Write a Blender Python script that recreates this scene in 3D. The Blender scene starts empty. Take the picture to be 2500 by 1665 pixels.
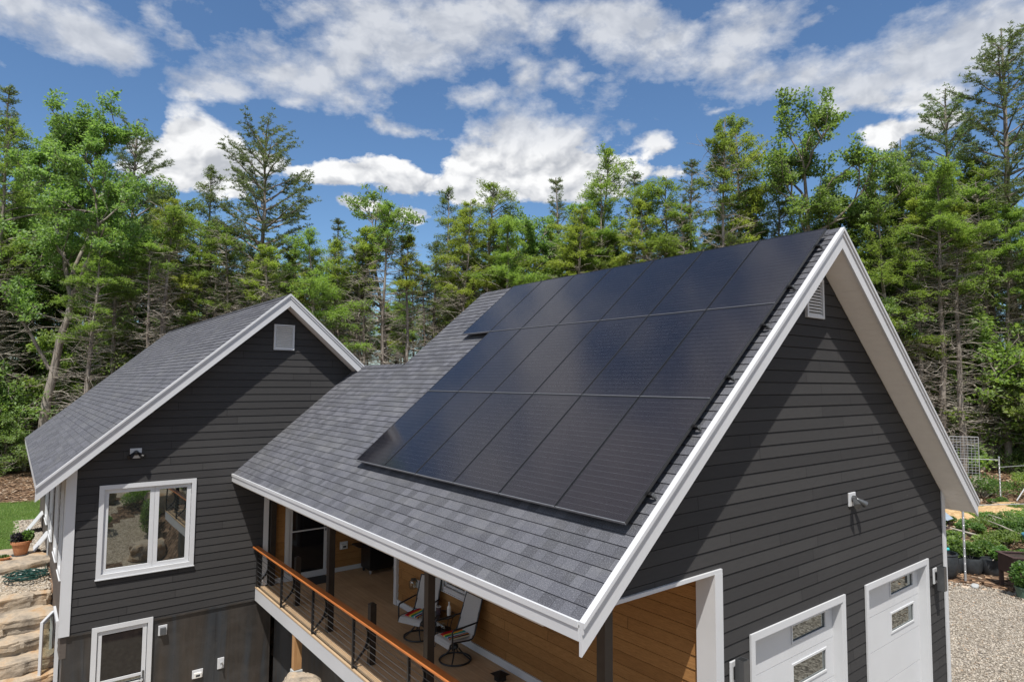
import bpy, math, random
import numpy as np
from mathutils import Vector, Matrix, noise
R = math.radians
SC = bpy.context.scene
COL = SC.collection

# ---------------------------------------------------------------- camera
YAW, PITCH, ROLL = 0.665587, 0.065276, 0.006392
CAM = Vector((-9.42115, -4.22483, 5.75))
cyw, syw, cp, sp = math.cos(YAW), math.sin(YAW), math.cos(PITCH), math.sin(PITCH)
fw = Vector((syw*cp, cyw*cp, sp)); rt = Vector((cyw, -syw, 0)); up = rt.cross(fw)
cr, sr = math.cos(ROLL), math.sin(ROLL)
r2 = cr*rt + sr*up; u2 = -sr*rt + cr*up
cam_data = bpy.data.cameras.new('camera'); cam = bpy.data.objects.new('camera', cam_data); COL.objects.link(cam)
m = Matrix((r2, u2, -fw)).transposed().to_4x4(); m.translation = CAM
cam.matrix_world = m
cam_data.sensor_width = 36.0; cam_data.lens = 36.0*1552.43/2500.0
cam_data.clip_start = 0.05; cam_data.clip_end = 3000
SC.camera = cam

# ---------------------------------------------------------------- node helpers
class NT:
    def __init__(s, tree):
        s.t = tree; s.n = tree.nodes; s.l = tree.links
    def node(s, typ, ins=None, **props):
        n = s.n.new(typ)
        for k, v in props.items(): setattr(n, k, v)
        for k, v in (ins or {}).items():
            sock = n.inputs[k]
            if isinstance(v, bpy.types.NodeSocket): s.l.new(v, sock)
            else: sock.default_value = v
        return n
    def math(s, op, a, b=None, c=None, clamp=False):
        n = s.n.new('ShaderNodeMath'); n.operation = op; n.use_clamp = clamp
        for i, v in enumerate((a, b, c)):
            if v is None: continue
            if isinstance(v, bpy.types.NodeSocket): s.l.new(v, n.inputs[i])
            else: n.inputs[i].default_value = v
        return n.outputs[0]
    def vmath(s, op, a, b=None):
        n = s.n.new('ShaderNodeVectorMath'); n.operation = op
        for i, v in enumerate((a, b)):
            if v is None: continue
            if isinstance(v, bpy.types.NodeSocket): s.l.new(v, n.inputs[i])
            else: n.inputs[i].default_value = v
        return n.outputs['Value'] if op in ('LENGTH', 'DOT_PRODUCT') else n.outputs[0]
    def ramp(s, fac, stops, interp='LINEAR'):
        n = s.n.new('ShaderNodeValToRGB'); n.color_ramp.interpolation = interp
        e = n.color_ramp.elements
        while len(e) < len(stops): e.new(0.5)
        for k, (p, c) in enumerate(stops):
            e[k].position = p; e[k].color = (c[0], c[1], c[2], 1) if len(c) == 3 else c
        s.l.new(fac, n.inputs[0]); return n.outputs[0]
    def mix(s, fac, a, b, blend='MIX'):
        n = s.n.new('ShaderNodeMix'); n.data_type = 'RGBA'; n.blend_type = blend
        for k, v in ((0, fac), (6, a), (7, b)):
            if isinstance(v, bpy.types.NodeSocket): s.l.new(v, n.inputs[k])
            else: n.inputs[k].default_value = v if k == 0 else (v[0], v[1], v[2], 1)
        return n.outputs[2]
    def noise(s, vec, scale, detail=3, rough=0.55, dist=0.0, dim='3D', out=0):
        ins = {'Scale': scale, 'Detail': detail, 'Roughness': rough, 'Distortion': dist}
        if vec is not None: ins['Vector'] = vec
        n = s.node('ShaderNodeTexNoise', ins, noise_dimensions=dim)
        return n.outputs[out]
    def mapr(s, v, a, b, c=0.0, d=1.0, smooth=False):
        n = s.n.new('ShaderNodeMapRange'); n.clamp = True
        if smooth: n.interpolation_type = 'SMOOTHSTEP'
        s.l.new(v, n.inputs[0])
        for i, x in enumerate((a, b, c, d)): n.inputs[i+1].default_value = x
        return n.outputs[0]
    def scale(s, v, k):
        n = s.n.new('ShaderNodeVectorMath'); n.operation = 'MULTIPLY'
        s.l.new(v, n.inputs[0]); n.inputs[1].default_value = k if hasattr(k, '__len__') else (k, k, k)
        return n.outputs[0]

# ---------------------------------------------------------------- sun, sky, exposure
SUN_DIR = Vector((0.38, 0.425, -1.13)).normalized()      # the way the light travels
sun_el = math.asin(-SUN_DIR.z)
sun_d = bpy.data.lights.new('sun', 'SUN'); sun_d.energy = 4.9; sun_d.angle = R(0.53); sun_d.color = (1.0, 0.955, 0.89)
sun = bpy.data.objects.new('sun', sun_d); COL.objects.link(sun); sun.location = (-20, -20, 60)
sun.rotation_euler = SUN_DIR.to_track_quat('-Z', 'Y').to_euler()

w = bpy.data.worlds.new('World'); SC.world = w; w.use_nodes = True
w.node_tree.nodes.clear(); W = NT(w.node_tree)
sky = W.node('ShaderNodeTexSky', sky_type='NISHITA')
sky.sun_disc = False; sky.sun_elevation = sun_el
sky.sun_rotation = math.atan2(-SUN_DIR.x, -SUN_DIR.y)
sky.air_density = 1.0; sky.dust_density = 0.4; sky.ozone_density = 2.5; sky.altitude = 100
CU = [(34.7, 17.0, 5.6, 1.1, 1.0), (44.4, 17.3, 4.4, 1.1, 0.95), (11.2, 16.3, 5.0, 1.0, 1.0), (38.3, 21.3, 2.4, 1.8, 1.25), (41.2, 20.2, 3.4, 1.6, 1.15), (35.8, 19.3, 3.0, 1.5, 1.1), (43.7, 19.3, 3.1, 1.2, 1), (39.5, 18.3, 7.5, 1.5, 1.1), (47.0, 19.0, 1.8, 0.9, 0.85), (33.0, 17.8, 2.2, 1.1, 0.95), (11.1, 18.9, 1.8, 1.4, 1.15), (10.0, 17.3, 2.3, 1.2, 1.1), (13.2, 18.0, 2.0, 1.5, 1.05), (7.4, 17.7, 1.4, 0.7, 0.85), (15.5, 17.8, 2.3, 1.0, 0.95), (20.2, 17.3, 3.0, 0.7, 0.85), (23.3, 17.8, 3.2, 0.8, 0.9), (26.7, 18.2, 3.3, 1.0, 0.95), (29.1, 17.3, 3.3, 1.1, 0.95), (24.8, 15.2, 2.9, 0.9, 0.8), (28.1, 14.7, 3.6, 0.8, 0.8), (51.0, 20.4, 2.1, 0.9, 0.8), (49.2, 18.2, 2.5, 0.7, 0.85), (52.6, 18.2, 2.1, 0.8, 0.7)]
UP = [(-0.5, 24.9, 3.7, 1.4, 1), (2.5, 24.7, 4.0, 1.6, 1), (5.4, 24.3, 2.1, 1.5, 0.9), (8.4, 26.8, 1.8, 1.2, 0.7), (10.0, 25.9, 1.5, 0.7, 0.65), (3.3, 26.4, 1.3, 0.8, 0.8), (31.5, 30.3, 4.9, 2.0, 1.1), (25.9, 29.3, 3.7, 2.3, 1.05), (28.5, 28.0, 4.1, 1.6, 1.1), (34.5, 31.0, 3.4, 1.4, 1), (37.6, 31.2, 2.3, 1.5, 0.85), (19.8, 29.7, 2.1, 0.8, 0.75), (16.6, 25.1, 3.7, 1.6, 1), (20.0, 25.0, 3.1, 1.8, 1.05), (23.1, 26.9, 3.2, 1.6, 1.05), (13.4, 23.2, 2.9, 1.1, 0.9), (11.0, 22.1, 1.8, 0.5, 0.75), (22.5, 23.9, 2.5, 1.2, 0.95), (15.9, 26.8, 2.0, 1.2, 0.8), (25.3, 25.1, 2.2, 1.3, 0.85), (19.0, 22.9, 2.1, 0.7, 0.75), (38.5, 26.2, 1.6, 1.5, 0.95), (34.8, 24.6, 2.6, 0.9, 0.9), (42.2, 26.2, 2.2, 1.1, 0.85), (45.2, 26.1, 2.2, 0.6, 0.65), (40.6, 30.2, 1.7, 0.9, 0.65), (43.3, 31.1, 2.3, 0.9, 0.9), (46.7, 30.5, 2.6, 1.2, 1), (49.6, 29.7, 2.9, 1.5, 1), (51.8, 28.1, 2.9, 1.7, 0.95), (54.3, 26.2, 2.1, 1.2, 0.7), (57.8, 29.7, 2.0, 1.1, 0.8), (60.4, 27.6, 2.9, 1.6, 1), (57.0, 26.0, 3.7, 1.3, 0.95), (59.7, 24.4, 3.2, 1.2, 0.9), (64.2, 24.6, 3.3, 1.4, 1), (67.7, 23.3, 3.4, 1.7, 1.05), (71.1, 23.7, 3.6, 1.9, 1.1), (74.7, 23.9, 3.1, 2.0, 1.1), (76.9, 24.2, 1.6, 1.5, 1), (71.6, 21.3, 3.3, 1.1, 0.95), (67.4, 21.7, 3.6, 0.8, 0.9), (75.6, 25.9, 2.3, 0.5, 0.8), (64.9, 27.6, 1.8, 0.8, 0.65), (69.3, 19.0, 1.9, 1.1, 0.85), (72.5, 19.2, 2.3, 1.0, 0.85), (27.9, 21.5, 3.7, 0.8, 0.78), (25.9, 22.0, 1.8, 0.7, 0.75), (35.9, 21.6, 1.5, 0.4, 0.65), (56.0, 22.6, 1.2, 0.4, 0.65)]
tc = W.node('ShaderNodeTexCoord').outputs['Generated']
d = W.vmath('NORMALIZE', tc)
sx = W.node('ShaderNodeSeparateXYZ', {0: d})
az = W.math('MULTIPLY', W.math('ARCTAN2', sx.outputs[0], sx.outputs[1]), 57.2958)
el = W.math('MULTIPLY', W.math('ARCSINE', sx.outputs[2]), 57.2958)
ae = W.node('ShaderNodeCombineXYZ', {0: az, 1: el}).outputs[0]
# billow the outline of every cloud with noise on the sky dome
warp = W.noise(W.scale(d, (1, 1, 1.5)), 9.0, 5, 0.6, out=1)
cum = W.mapr(el, 19.5, 23.0, 1, 0)
wk = W.math('MULTIPLY_ADD', cum, -0.55, 1.0)
wv = W.node('ShaderNodeVectorMath', {0: W.scale(W.vmath('SUBTRACT', warp, (0.5, 0.5, 0.5)), (7.0, 3.6, 0)), 'Scale': wk}, operation='SCALE').outputs[0]
ae = W.vmath('ADD', ae, wv)
def blobs(lst, v0):
    t_ = None
    for (a, e, ra, re, wt) in lst:
        q = W.scale(W.vmath('SUBTRACT', v0, (a, e, 0)), (0.92/ra, 0.86/re, 0))
        v = W.math('SUBTRACT', wt, W.math('MULTIPLY', W.vmath('LENGTH', q), 0.62))
        t_ = v if t_ is None else W.math('SMOOTH_MAX', t_, v, 0.25)
    return t_
cumA = blobs(CU, ae); cumB = blobs(CU, W.vmath('ADD', ae, (-0.7, 1.1, 0)))
tot = W.math('MAXIMUM', W.math('MAXIMUM', cumA, blobs(UP, ae)), 0.0)
dw = W.vmath('ADD', d, W.scale(W.vmath('SUBTRACT', W.noise(d, 5.0, 4, 0.6, out=1), (0.5, 0.5, 0.5)), 0.09))
def billow(v, sc):
    n = W.node('ShaderNodeTexVoronoi', {'Vector': v, 'Scale': sc, 'Detail': 3.0, 'Roughness': 0.5, 'Lacunarity': 2.2}, feature='F1', normalize=True)
    return W.math('SUBTRACT', 1.0, W.math('MULTIPLY', n.outputs['Distance'], 1.6))
bsc = W.scale(dw, (1, 1, 1.5))
b1 = billow(bsc, 13.0); b1u = billow(W.vmath('ADD', bsc, (-0.006, 0.004, 0.020)), 13.0)
f1 = W.noise(W.scale(d, (1, 1, 2.0)), 7.0, 6, 0.62)
f2 = W.noise(W.scale(d, (1, 1, 1.7)), 30.0, 5, 0.66)
f3 = W.noise(W.scale(d, (1, 1, 1.6)), 2.6, 5, 0.6)
outside = W.math('MAXIMUM', W.mapr(el, 31, 36, 0, 1), W.math('MAXIMUM', W.mapr(az, 78, 84, 0, 1), W.mapr(az, -3, -8, 0, 1)))
gen = W.math('MULTIPLY', W.mapr(f3, 0.42, 0.58, 0, 0.95), outside)
dens = W.math('ADD', W.math('MINIMUM', tot, 1.0), gen)
dens = W.math('ADD', dens, W.math('MULTIPLY', W.math('SUBTRACT', b1, 0.5), W.math('MULTIPLY_ADD', cum, 0.25, 0.45)))
dens = W.math('ADD', dens, W.math('MULTIPLY', W.math('SUBTRACT', f1, 0.5), W.math('MULTIPLY_ADD', cum, -1.3, 2.0)))
dens = W.math('ADD', dens, W.math('MULTIPLY', W.math('SUBTRACT', f2, 0.5), W.math('MULTIPLY_ADD', cum, -0.25, 0.85)))
lo_edge = W.math('MULTIPLY_ADD', cum, 0.17, 0.13)
rng = W.math('MULTIPLY_ADD', cum, -0.68, 0.85)
alpha = W.math('DIVIDE', W.math('SUBTRACT', dens, lo_edge), rng, clamp=True)
alpha = W.math('SMOOTH_MIN', alpha, W.math('MULTIPLY_ADD', cum, 0.12, 0.88), 0.15)
lit = W.math('ADD', W.math('MULTIPLY', W.math('SUBTRACT', b1, b1u), 2.6), W.math('MULTIPLY', W.math('SUBTRACT', cumA, cumB), W.math('MULTIPLY', cum, 0.55)))
lit = W.math('ADD', lit, W.math('MULTIPLY', W.math('SUBTRACT', b1, 0.5), 0.5))
lit = W.math('ADD', lit, W.math('MULTIPLY', W.math('SUBTRACT', f2, 0.5), 0.5))
lit = W.mapr(W.math('ADD', lit, 0.55), 0.05, 0.95)
ccol = W.mix(lit, (5.2, 5.5, 6.1), (7.2, 7.4, 7.8))
ccum = W.mix(lit, (5.2, 5.4, 5.8), (9.8, 9.8, 9.8))
ccol = W.mix(cum, ccol, ccum)
skyc = W.mix(1.0, sky.outputs[0], (0.92, 1.12, 1.27), 'MULTIPLY')
skyc = W.mix(alpha, skyc, ccol)
w.cycles.sampling_method = 'MANUAL'; w.cycles.sample_map_resolution = 512
bg = W.node('ShaderNodeBackground', {'Color': skyc, 'Strength': 0.095})
W.l.new(bg.outputs[0], W.node('ShaderNodeOutputWorld').inputs[0])

SC.view_settings.view_transform = 'Standard'; SC.view_settings.look = 'None'
SC.view_settings.exposure = 0.12; SC.view_settings.gamma = 1.0
SC.cycles.max_bounces = 8; SC.cycles.diffuse_bounces = 4; SC.cycles.glossy_bounces = 4
SC.cycles.transmission_bounces = 4; SC.cycles.transparent_max_bounces = 8
SC.cycles.sample_clamp_indirect = 6.0
try: SC.cycles.use_denoising = True
except Exception: pass

# ---------------------------------------------------------------- materials
def mat(name):
    m = bpy.data.materials.new(name); m.use_nodes = True; m.node_tree.nodes.clear(); return m, NT(m.node_tree)
def pbr(N, color, rough=0.6, metal=0.0, spec=0.5, bump=None, bstr=0.3, bdist=0.01, **extra):
    ins = {'Base Color': color if isinstance(color, bpy.types.NodeSocket) else (color[0], color[1], color[2], 1),
           'Roughness': rough, 'Metallic': metal, 'Specular IOR Level': spec}
    ins.update(extra)
    p = N.node('ShaderNodeBsdfPrincipled', ins)
    if bump is not None:
        b = N.node('ShaderNodeBump', {'Height': bump, 'Strength': bstr, 'Distance': bdist})
        N.l.new(b.outputs[0], p.inputs['Normal'])
    N.l.new(p.outputs[0], N.node('ShaderNodeOutputMaterial').inputs[0]); return p
MT = {}
def simple(name, color, rough=0.6, metal=0.0, spec=0.5, vary=0.12, nscale=6.0):
    m, N = mat(name); o = N.node('ShaderNodeTexCoord').outputs['Object']
    n = N.noise(o, nscale, 4, 0.6)
    c = N.mix(N.mapr(n, 0.3, 0.7), tuple(x*(1-vary) for x in color), tuple(min(1, x*(1+vary)) for x in color))
    r = N.mapr(n, 0.2, 0.8, max(0, rough-0.08), min(1, rough+0.08))
    pbr(N, c, r, metal, spec); MT[name] = m; return m
simple('white_trim', (0.575, 0.585, 0.60), 0.5, vary=0.035, nscale=1.3)
simple('soffit_white', (0.78, 0.75, 0.71), 0.6, vary=0.03)
simple('black_metal', (0.012, 0.012, 0.013), 0.35, 0.0, 0.5, 0.2)
simple('dark_bronze', (0.035, 0.028, 0.024), 0.35, 0.3, 0.5, 0.2)
simple('grey_metal', (0.12, 0.125, 0.13), 0.4, 0.6, 0.5, 0.1)
simple('galvanised', (0.42, 0.43, 0.44), 0.5, 0.3, 0.5, 0.2, 20)
simple('aluminium', (0.55, 0.56, 0.58), 0.3, 0.9, 0.5, 0.08)
simple('lip_metal', (0.26, 0.265, 0.28), 0.45, 0.5, 0.5, 0.2, 30)
simple('concrete', (0.42, 0.43, 0.42), 0.85, vary=0.15)
simple('porch_ceiling', (0.62, 0.56, 0.48), 0.6)
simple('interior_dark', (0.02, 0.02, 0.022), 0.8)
simple('rubber_mat', (0.03, 0.032, 0.035), 0.9)
simple('red_plastic', (0.45, 0.02, 0.015), 0.3)
simple('white_ceramic', (0.72, 0.71, 0.68), 0.25)
simple('dark_ceramic', (0.05, 0.035, 0.05), 0.25)
simple('teal_plastic', (0.05, 0.40, 0.38), 0.4)
simple('blue_plastic', (0.05, 0.19, 0.27), 0.4)
simple('black_plastic', (0.035, 0.04, 0.045), 0.5, vary=0.35, nscale=4)
simple('green_plastic', (0.09, 0.16, 0.12), 0.5)
simple('brown_paint', (0.075, 0.045, 0.042), 0.6, vary=0.25)
simple('hose_green', (0.012, 0.055, 0.045), 0.35, vary=0.2)
simple('soil', (0.035, 0.025, 0.018), 0.95, vary=0.3)
simple('slate_blue', (0.30, 0.36, 0.42), 0.6)
simple('fringe_teal', (0.02, 0.14, 0.16), 0.8)
simple('post_wood', (0.42, 0.25, 0.12), 0.7, vary=0.2)
simple('rope', (0.5, 0.48, 0.42), 0.8)

def lap_mat(name, c1, c2, expo, grain=0.0, rough=0.62):
    m, N = mat(name); uv = N.node('ShaderNodeUVMap').outputs[0]
    s = N.node('ShaderNodeSeparateXYZ', {0: uv})
    row = N.math('FLOOR', N.math('DIVIDE', N.math('ADD', s.outputs[1], 0.0005), expo))
    rr = N.node('ShaderNodeTexWhiteNoise', {'W': row}, noise_dimensions='1D').outputs[0]
    u = N.math('ADD', N.math('DIVIDE', s.outputs[0], 3.66), N.math('MULTIPLY', rr, 7.3))
    board = N.math('FLOOR', u)
    br = N.node('ShaderNodeTexWhiteNoise', {'Vector': N.node('ShaderNodeCombineXYZ', {0: board, 1: row}).outputs[0]}, noise_dimensions='2D').outputs[0]
    fr = N.math('FRACT', u)
    seam = N.math('LESS_THAN', fr, 0.0019)
    n1 = N.noise(N.scale(uv, (2.0, 9.0, 1)), 3.0, 5, 0.65)
    n2 = N.noise(N.scale(uv, (30, 240.0, 1)), 1.0, 3, 0.6)
    n3 = N.noise(uv, 0.45, 3, 0.5)
    f = N.math('ADD', N.math('MULTIPLY', br, 0.4), N.math('MULTIPLY', n1, 0.5))
    c = N.mix(N.mapr(f, 0.25, 0.85), c1, c2)
    if grain:
        g = N.noise(N.scale(uv, (3.0, 55.0, 1)), 2.2, 6, 0.7, 1.2)
        c = N.mix(N.mapr(g, 0.42, 0.66, 0, grain), c, tuple(x*0.45 for x in c1))
    c = N.mix(N.mapr(n3, 0.55, 0.75, 0, 0.16), c, tuple(x*1.5+0.01 for x in c2))
    spots = N.node('ShaderNodeTexVoronoi', {'Vector': uv, 'Scale': 2.6}, feature='F1').outputs[0]
    c = N.mix(N.math('MULTIPLY', N.math('LESS_THAN', spots, 0.014), 0.5), c, (0.45, 0.44, 0.42))
    c = N.mix(N.math('MULTIPLY', seam, 0.85), c, (0.006, 0.006, 0.006))
    pbr(N, c, 0.8, 0, 0.12, bump=N.math('ADD', n2, N.math('MULTIPLY', seam, -3)), bstr=0.35, bdist=0.003)
    MT[name] = m
lap_mat('siding_charcoal', (0.044, 0.043, 0.0435), (0.063, 0.0615, 0.061), 0.17)
lap_mat('siding_cedar', (0.29, 0.145, 0.052), (0.45, 0.24, 0.09), 0.17, grain=0.55)
lap_mat('siding_greyside', (0.10, 0.085, 0.075), (0.14, 0.12, 0.105), 0.17)

# roof shingles: rows follow the real course steps, tabs of random width and shade
m, N = mat('shingles'); uv = N.node('ShaderNodeUVMap').outputs[0]
s = N.node('ShaderNodeSeparateXYZ', {0: uv})
row = N.math('FLOOR', N.math('DIVIDE', N.math('ADD', s.outputs[1], 0.0004), 0.1433))
rr = N.node('ShaderNodeTexWhiteNoise', {'W': row}, noise_dimensions='1D').outputs[0]
u = N.math('ADD', N.math('DIVIDE', s.outputs[0], 0.17), N.math('MULTIPLY', rr, 91.0))
vor = N.node('ShaderNodeTexVoronoi', {'W': N.math('ADD', u, N.math('MULTIPLY', row, 57.0)), 'Scale': 1.0, 'Randomness': 0.85}, voronoi_dimensions='1D', feature='F1')
tab = N.node('ShaderNodeSeparateColor', {0: vor.outputs['Color']}).outputs[0]
edge = N.node('ShaderNodeTexVoronoi', {'W': N.math('ADD', u, N.math('MULTIPLY', row, 57.0)), 'Scale': 1.0, 'Randomness': 0.85}, voronoi_dimensions='1D', feature='DISTANCE_TO_EDGE').outputs[0]
g1 = N.noise(uv, 170, 2, 0.8); g2 = N.noise(uv, 1.1, 4, 0.6); g3 = N.noise(uv, 75, 2, 0.8)
c = N.ramp(tab, [(0.0, (0.070, 0.073, 0.091)), (0.3, (0.099, 0.103, 0.126)), (0.62, (0.134, 0.139, 0.168)), (1.0, (0.185, 0.190, 0.222))])
c = N.mix(N.mapr(g2, 0.42, 0.72, 0, 0.35), c, (0.15, 0.157, 0.15))
c = N.mix(N.mapr(g1, 0.35, 0.7, 0, 0.6), N.mix(0.6, c, (0.02, 0.02, 0.024)), N.mix(0.3, c, (0.30, 0.30, 0.31)))
c = N.mix(N.mapr(g3, 0.52, 0.70, 0, 0.4), c, (0.36, 0.37, 0.40))
c = N.mix(N.mapr(g3, 0.46, 0.32, 0, 0.45), c, (0.03, 0.032, 0.038))
g4 = N.noise(N.scale(uv, (0.5, 1.3, 1)), 2.0, 5, 0.65)
c = N.mix(N.mapr(g4, 0.5, 0.75, 0, 0.3), c, (0.21, 0.21, 0.20))
c = N.mix(N.mapr(edge, 0.0, 0.035, 0.4, 0), c, (0.015, 0.015, 0.017))
pbr(N, c, 0.95, 0, 0.2, bump=N.math('ADD', N.math('MULTIPLY', tab, 1.2), g1), bstr=0.45, bdist=0.004); MT['shingles'] = m

# stained deck boards and wood
def wood(name, c1, c2, ax=1, rough=0.6, ring=18.0, spec=0.4):
    m, N = mat(name); o = N.node('ShaderNodeTexCoord').outputs['Object']
    k = [ring, ring, ring]; k[ax] = 0.9
    v = N.scale(o, tuple(k)); n = N.noise(v, 1.0, 6, 0.65, 0.6); n2 = N.noise(o, 1.7, 3, 0.5)
    c = N.mix(N.mapr(n, 0.32, 0.68), c1, c2); c = N.mix(N.mapr(n2, 0.45, 0.7, 0, 0.35), c, tuple(x*0.6 for x in c1))
    ri = N.node('ShaderNodeNewGeometry').outputs['Random Per Island']
    c = N.mix(N.mapr(ri, 0, 1, 0, 0.35), c, tuple(x*0.62 for x in c2))
    pbr(N, c, rough, 0, spec, bump=n, bstr=0.25, bdist=0.003); MT[name] = m
wood('deck_wood', (0.44, 0.29, 0.165), (0.60, 0.42, 0.25), 1, 0.75, 30)
wood('rail_wood', (0.44, 0.125, 0.03), (0.64, 0.225, 0.06), 1, 0.38, 24, 0.5)
wood('pale_wood', (0.50, 0.34, 0.20), (0.62, 0.46, 0.29), 1, 0.7, 24)
wood('post_timber', (0.40, 0.20, 0.08), (0.56, 0.33, 0.15), 2, 0.7, 20)

# patinated steel wall sheets
m, N = mat('patina_steel'); o = N.node('ShaderNodeTexCoord').outputs['Object']
st = N.noise(N.scale(o, (1.5, 1.5, 0.12)), 1.0, 4, 0.55, 0.6)
st2 = N.noise(N.scale(o, (5.0, 5.0, 0.16)), 1.0, 5, 0.6, 0.2); bl = N.noise(o, 2.1, 6, 0.65, 0.5); fi = N.noise(o, 55, 3, 0.7)
c = N.ramp(st, [(0.30, (0.030, 0.030, 0.032)), (0.42, (0.058, 0.066, 0.076)), (0.5, (0.055, 0.050, 0.046)), (0.60, (0.074, 0.063, 0.054)), (0.74, (0.042, 0.040, 0.039))])
c = N.mix(N.mapr(st2, 0.45, 0.75, 0, 0.4), c, (0.028, 0.027, 0.027))
c = N.mix(N.mapr(bl, 0.45, 0.7, 0, 0.5), c, (0.095, 0.09, 0.085)); c = N.mix(N.mapr(fi, 0.5, 0.75, 0, 0.25), c, (0.02, 0.018, 0.016))
pbr(N, c, N.mapr(bl, 0.3, 0.7, 0.35, 0.6), 0.35, 0.5, bump=fi, bstr=0.1, bdist=0.002); MT['patina_steel'] = m

# window glass: dark room behind, strong clear reflection
def glass(name, tint=(0.012, 0.014, 0.014), refl=0.30, rough=0.015):
    m, N = mat(name); o = N.node('ShaderNodeTexCoord').outputs['Object']
    nn = N.noise(o, 1.2, 2, 0.5)
    bp = N.node('ShaderNodeBump', {'Height': nn, 'Strength': 0.04, 'Distance': 0.02}).outputs[0]
    d_ = N.node('ShaderNodeBsdfDiffuse', {'Color': (*tint, 1)}); g_ = N.node('ShaderNodeBsdfGlossy', {'Color': (0.9, 0.95, 0.93, 1), 'Roughness': rough, 'Normal': bp})
    fr = N.node('ShaderNodeFresnel', {'IOR': 1.5}).outputs[0]
    f = N.math('ADD', N.math('MULTIPLY', fr, 1.0), refl, clamp=True)
    x = N.node('ShaderNodeMixShader', {0: f, 1: d_.outputs[0], 2: g_.outputs[0]})
    N.l.new(x.outputs[0], N.node('ShaderNodeOutputMaterial').inputs[0]); MT[name] = m
glass('window_glass', refl=0.24); glass('door_glass', refl=0.22); glass('screen_glass', (0.012, 0.011, 0.013), 0.015, 0.05)
m, N = mat('table_glass'); x = N.node('ShaderNodeMixShader', {0: 0.25, 1: N.node('ShaderNodeBsdfTransparent', {'Color': (0.5, 0.5, 0.5, 1)}).outputs[0], 2: N.node('ShaderNodeBsdfGlossy', {'Roughness': 0.05}).outputs[0]})
N.l.new(x.outputs[0], N.node('ShaderNodeOutputMaterial').inputs[0]); MT['table_glass'] = m
m, N = mat('clear_glass'); x = N.node('ShaderNodeMixShader', {0: 0.2, 1: N.node('ShaderNodeBsdfTransparent', {'Color': (0.75, 0.78, 0.75, 1)}).outputs[0], 2: N.node('ShaderNodeBsdfGlossy', {'Roughness': 0.05}).outputs[0]})
N.l.new(x.outputs[0], N.node('ShaderNodeOutputMaterial').inputs[0]); MT['clear_glass'] = m

# photovoltaic laminate: half cells, fine bright wires along the slope, glossy glass
m, N = mat('solar_glass'); o = N.node('ShaderNodeTexCoord').outputs['Object']
s = N.node('ShaderNodeSeparateXYZ', {0: o}); X, Y = s.outputs[0], s.outputs[1]
fx = N.math('FRACT', N.math('DIVIDE', N.math('ADD', X, 20*0.0172), 0.0172)); wire = N.math('LESS_THAN', fx, 0.13)
cx = N.math('FRACT', N.math('DIVIDE', N.math('ADD', X, 3*0.172), 0.172)); cy = N.math('FRACT', N.math('DIVIDE', N.math('ADD', Y, 0.0), 0.0853))
gap = N.math('MAXIMUM', N.math('LESS_THAN', cx, 0.018), N.math('LESS_THAN', cy, 0.03))
dot = N.math('MULTIPLY', wire, N.math('LESS_THAN', N.math('ABSOLUTE', N.math('SUBTRACT', cy, 0.06)), 0.05))
cell = N.node('ShaderNodeTexWhiteNoise', {'Vector': N.node('ShaderNodeCombineXYZ', {0: N.math('FLOOR', N.math('DIVIDE', X, 0.172)), 1: N.math('FLOOR', N.math('DIVIDE', Y, 0.0853))}).outputs[0]}, noise_dimensions='2D').outputs[0]
oi = N.node('ShaderNodeObjectInfo').outputs['Random']
c = N.mix(cell, (0.003, 0.0035, 0.007), (0.006, 0.006, 0.010)); c = N.mix(N.math('MULTIPLY', oi, 0.5), c, (0.006, 0.005, 0.008))
c = N.mix(gap, c, (0.004, 0.004, 0.006)); c = N.mix(N.math('MULTIPLY', wire, 0.42), c, (0.12, 0.125, 0.145)); c = N.mix(N.math('MULTIPLY', dot, 0.3), c, (0.42, 0.44, 0.48))
dirt = N.noise(o, 2.5, 5, 0.6)
pbr(N, c, N.mapr(dirt, 0.3, 0.8, 0.09, 0.15), 0.0, 0.62, **{'Specular Tint': (1.0, 0.82, 0.80, 1)}); MT['solar_glass'] = m

# ground covers
def ground_mat(name, stops, vs, nbig=0.6, bstr=0.8, bdist=0.03, big=(0.5, 0.5, 0.5), bigf=0.4, mid=8.0):
    m, N = mat(name); g = N.node('ShaderNodeNewGeometry').outputs['Position']
    v = N.node('ShaderNodeTexVoronoi', {'Vector': N.scale(g, (1, 1, 0.6)), 'Scale': vs, 'Randomness': 1.0}, feature='F1')
    rnd = N.node('ShaderNodeSeparateColor', {0: v.outputs['Color']}).outputs[0]
    n = N.noise(g, mid, 6, 0.7); nb = N.noise(g, nbig, 4, 0.6)
    f = N.math('ADD', N.math('MULTIPLY', rnd, 0.6), N.math('MULTIPLY', n, 0.45))
    c = N.ramp(N.mapr(f, 0.15, 0.95), stops)
    c = N.mix(N.mapr(nb, 0.45, 0.65, 0, bigf), c, big)
    h = N.math('SUBTRACT', N.math('MULTIPLY', n, 0.6), v.outputs['Distance'])
    pbr(N, c, 0.95, 0, 0.2, bump=h, bstr=bstr, bdist=bdist); MT[name] = m
ground_mat('leaf_litter', [(0, (0.035, 0.022, 0.014)), (0.35, (0.10, 0.062, 0.038)), (0.7, (0.22, 0.14, 0.09)), (1, (0.38, 0.27, 0.19))], 9.0, big=(0.07, 0.045, 0.028), bigf=0.5)
ground_mat('gravel', [(0, (0.09, 0.078, 0.065)), (0.35, (0.23, 0.20, 0.165)), (0.7, (0.40, 0.355, 0.30)), (1, (0.58, 0.54, 0.48))], 17.0, bstr=1.0, bdist=0.04, big=(0.34, 0.29, 0.22), bigf=0.35)
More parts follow.
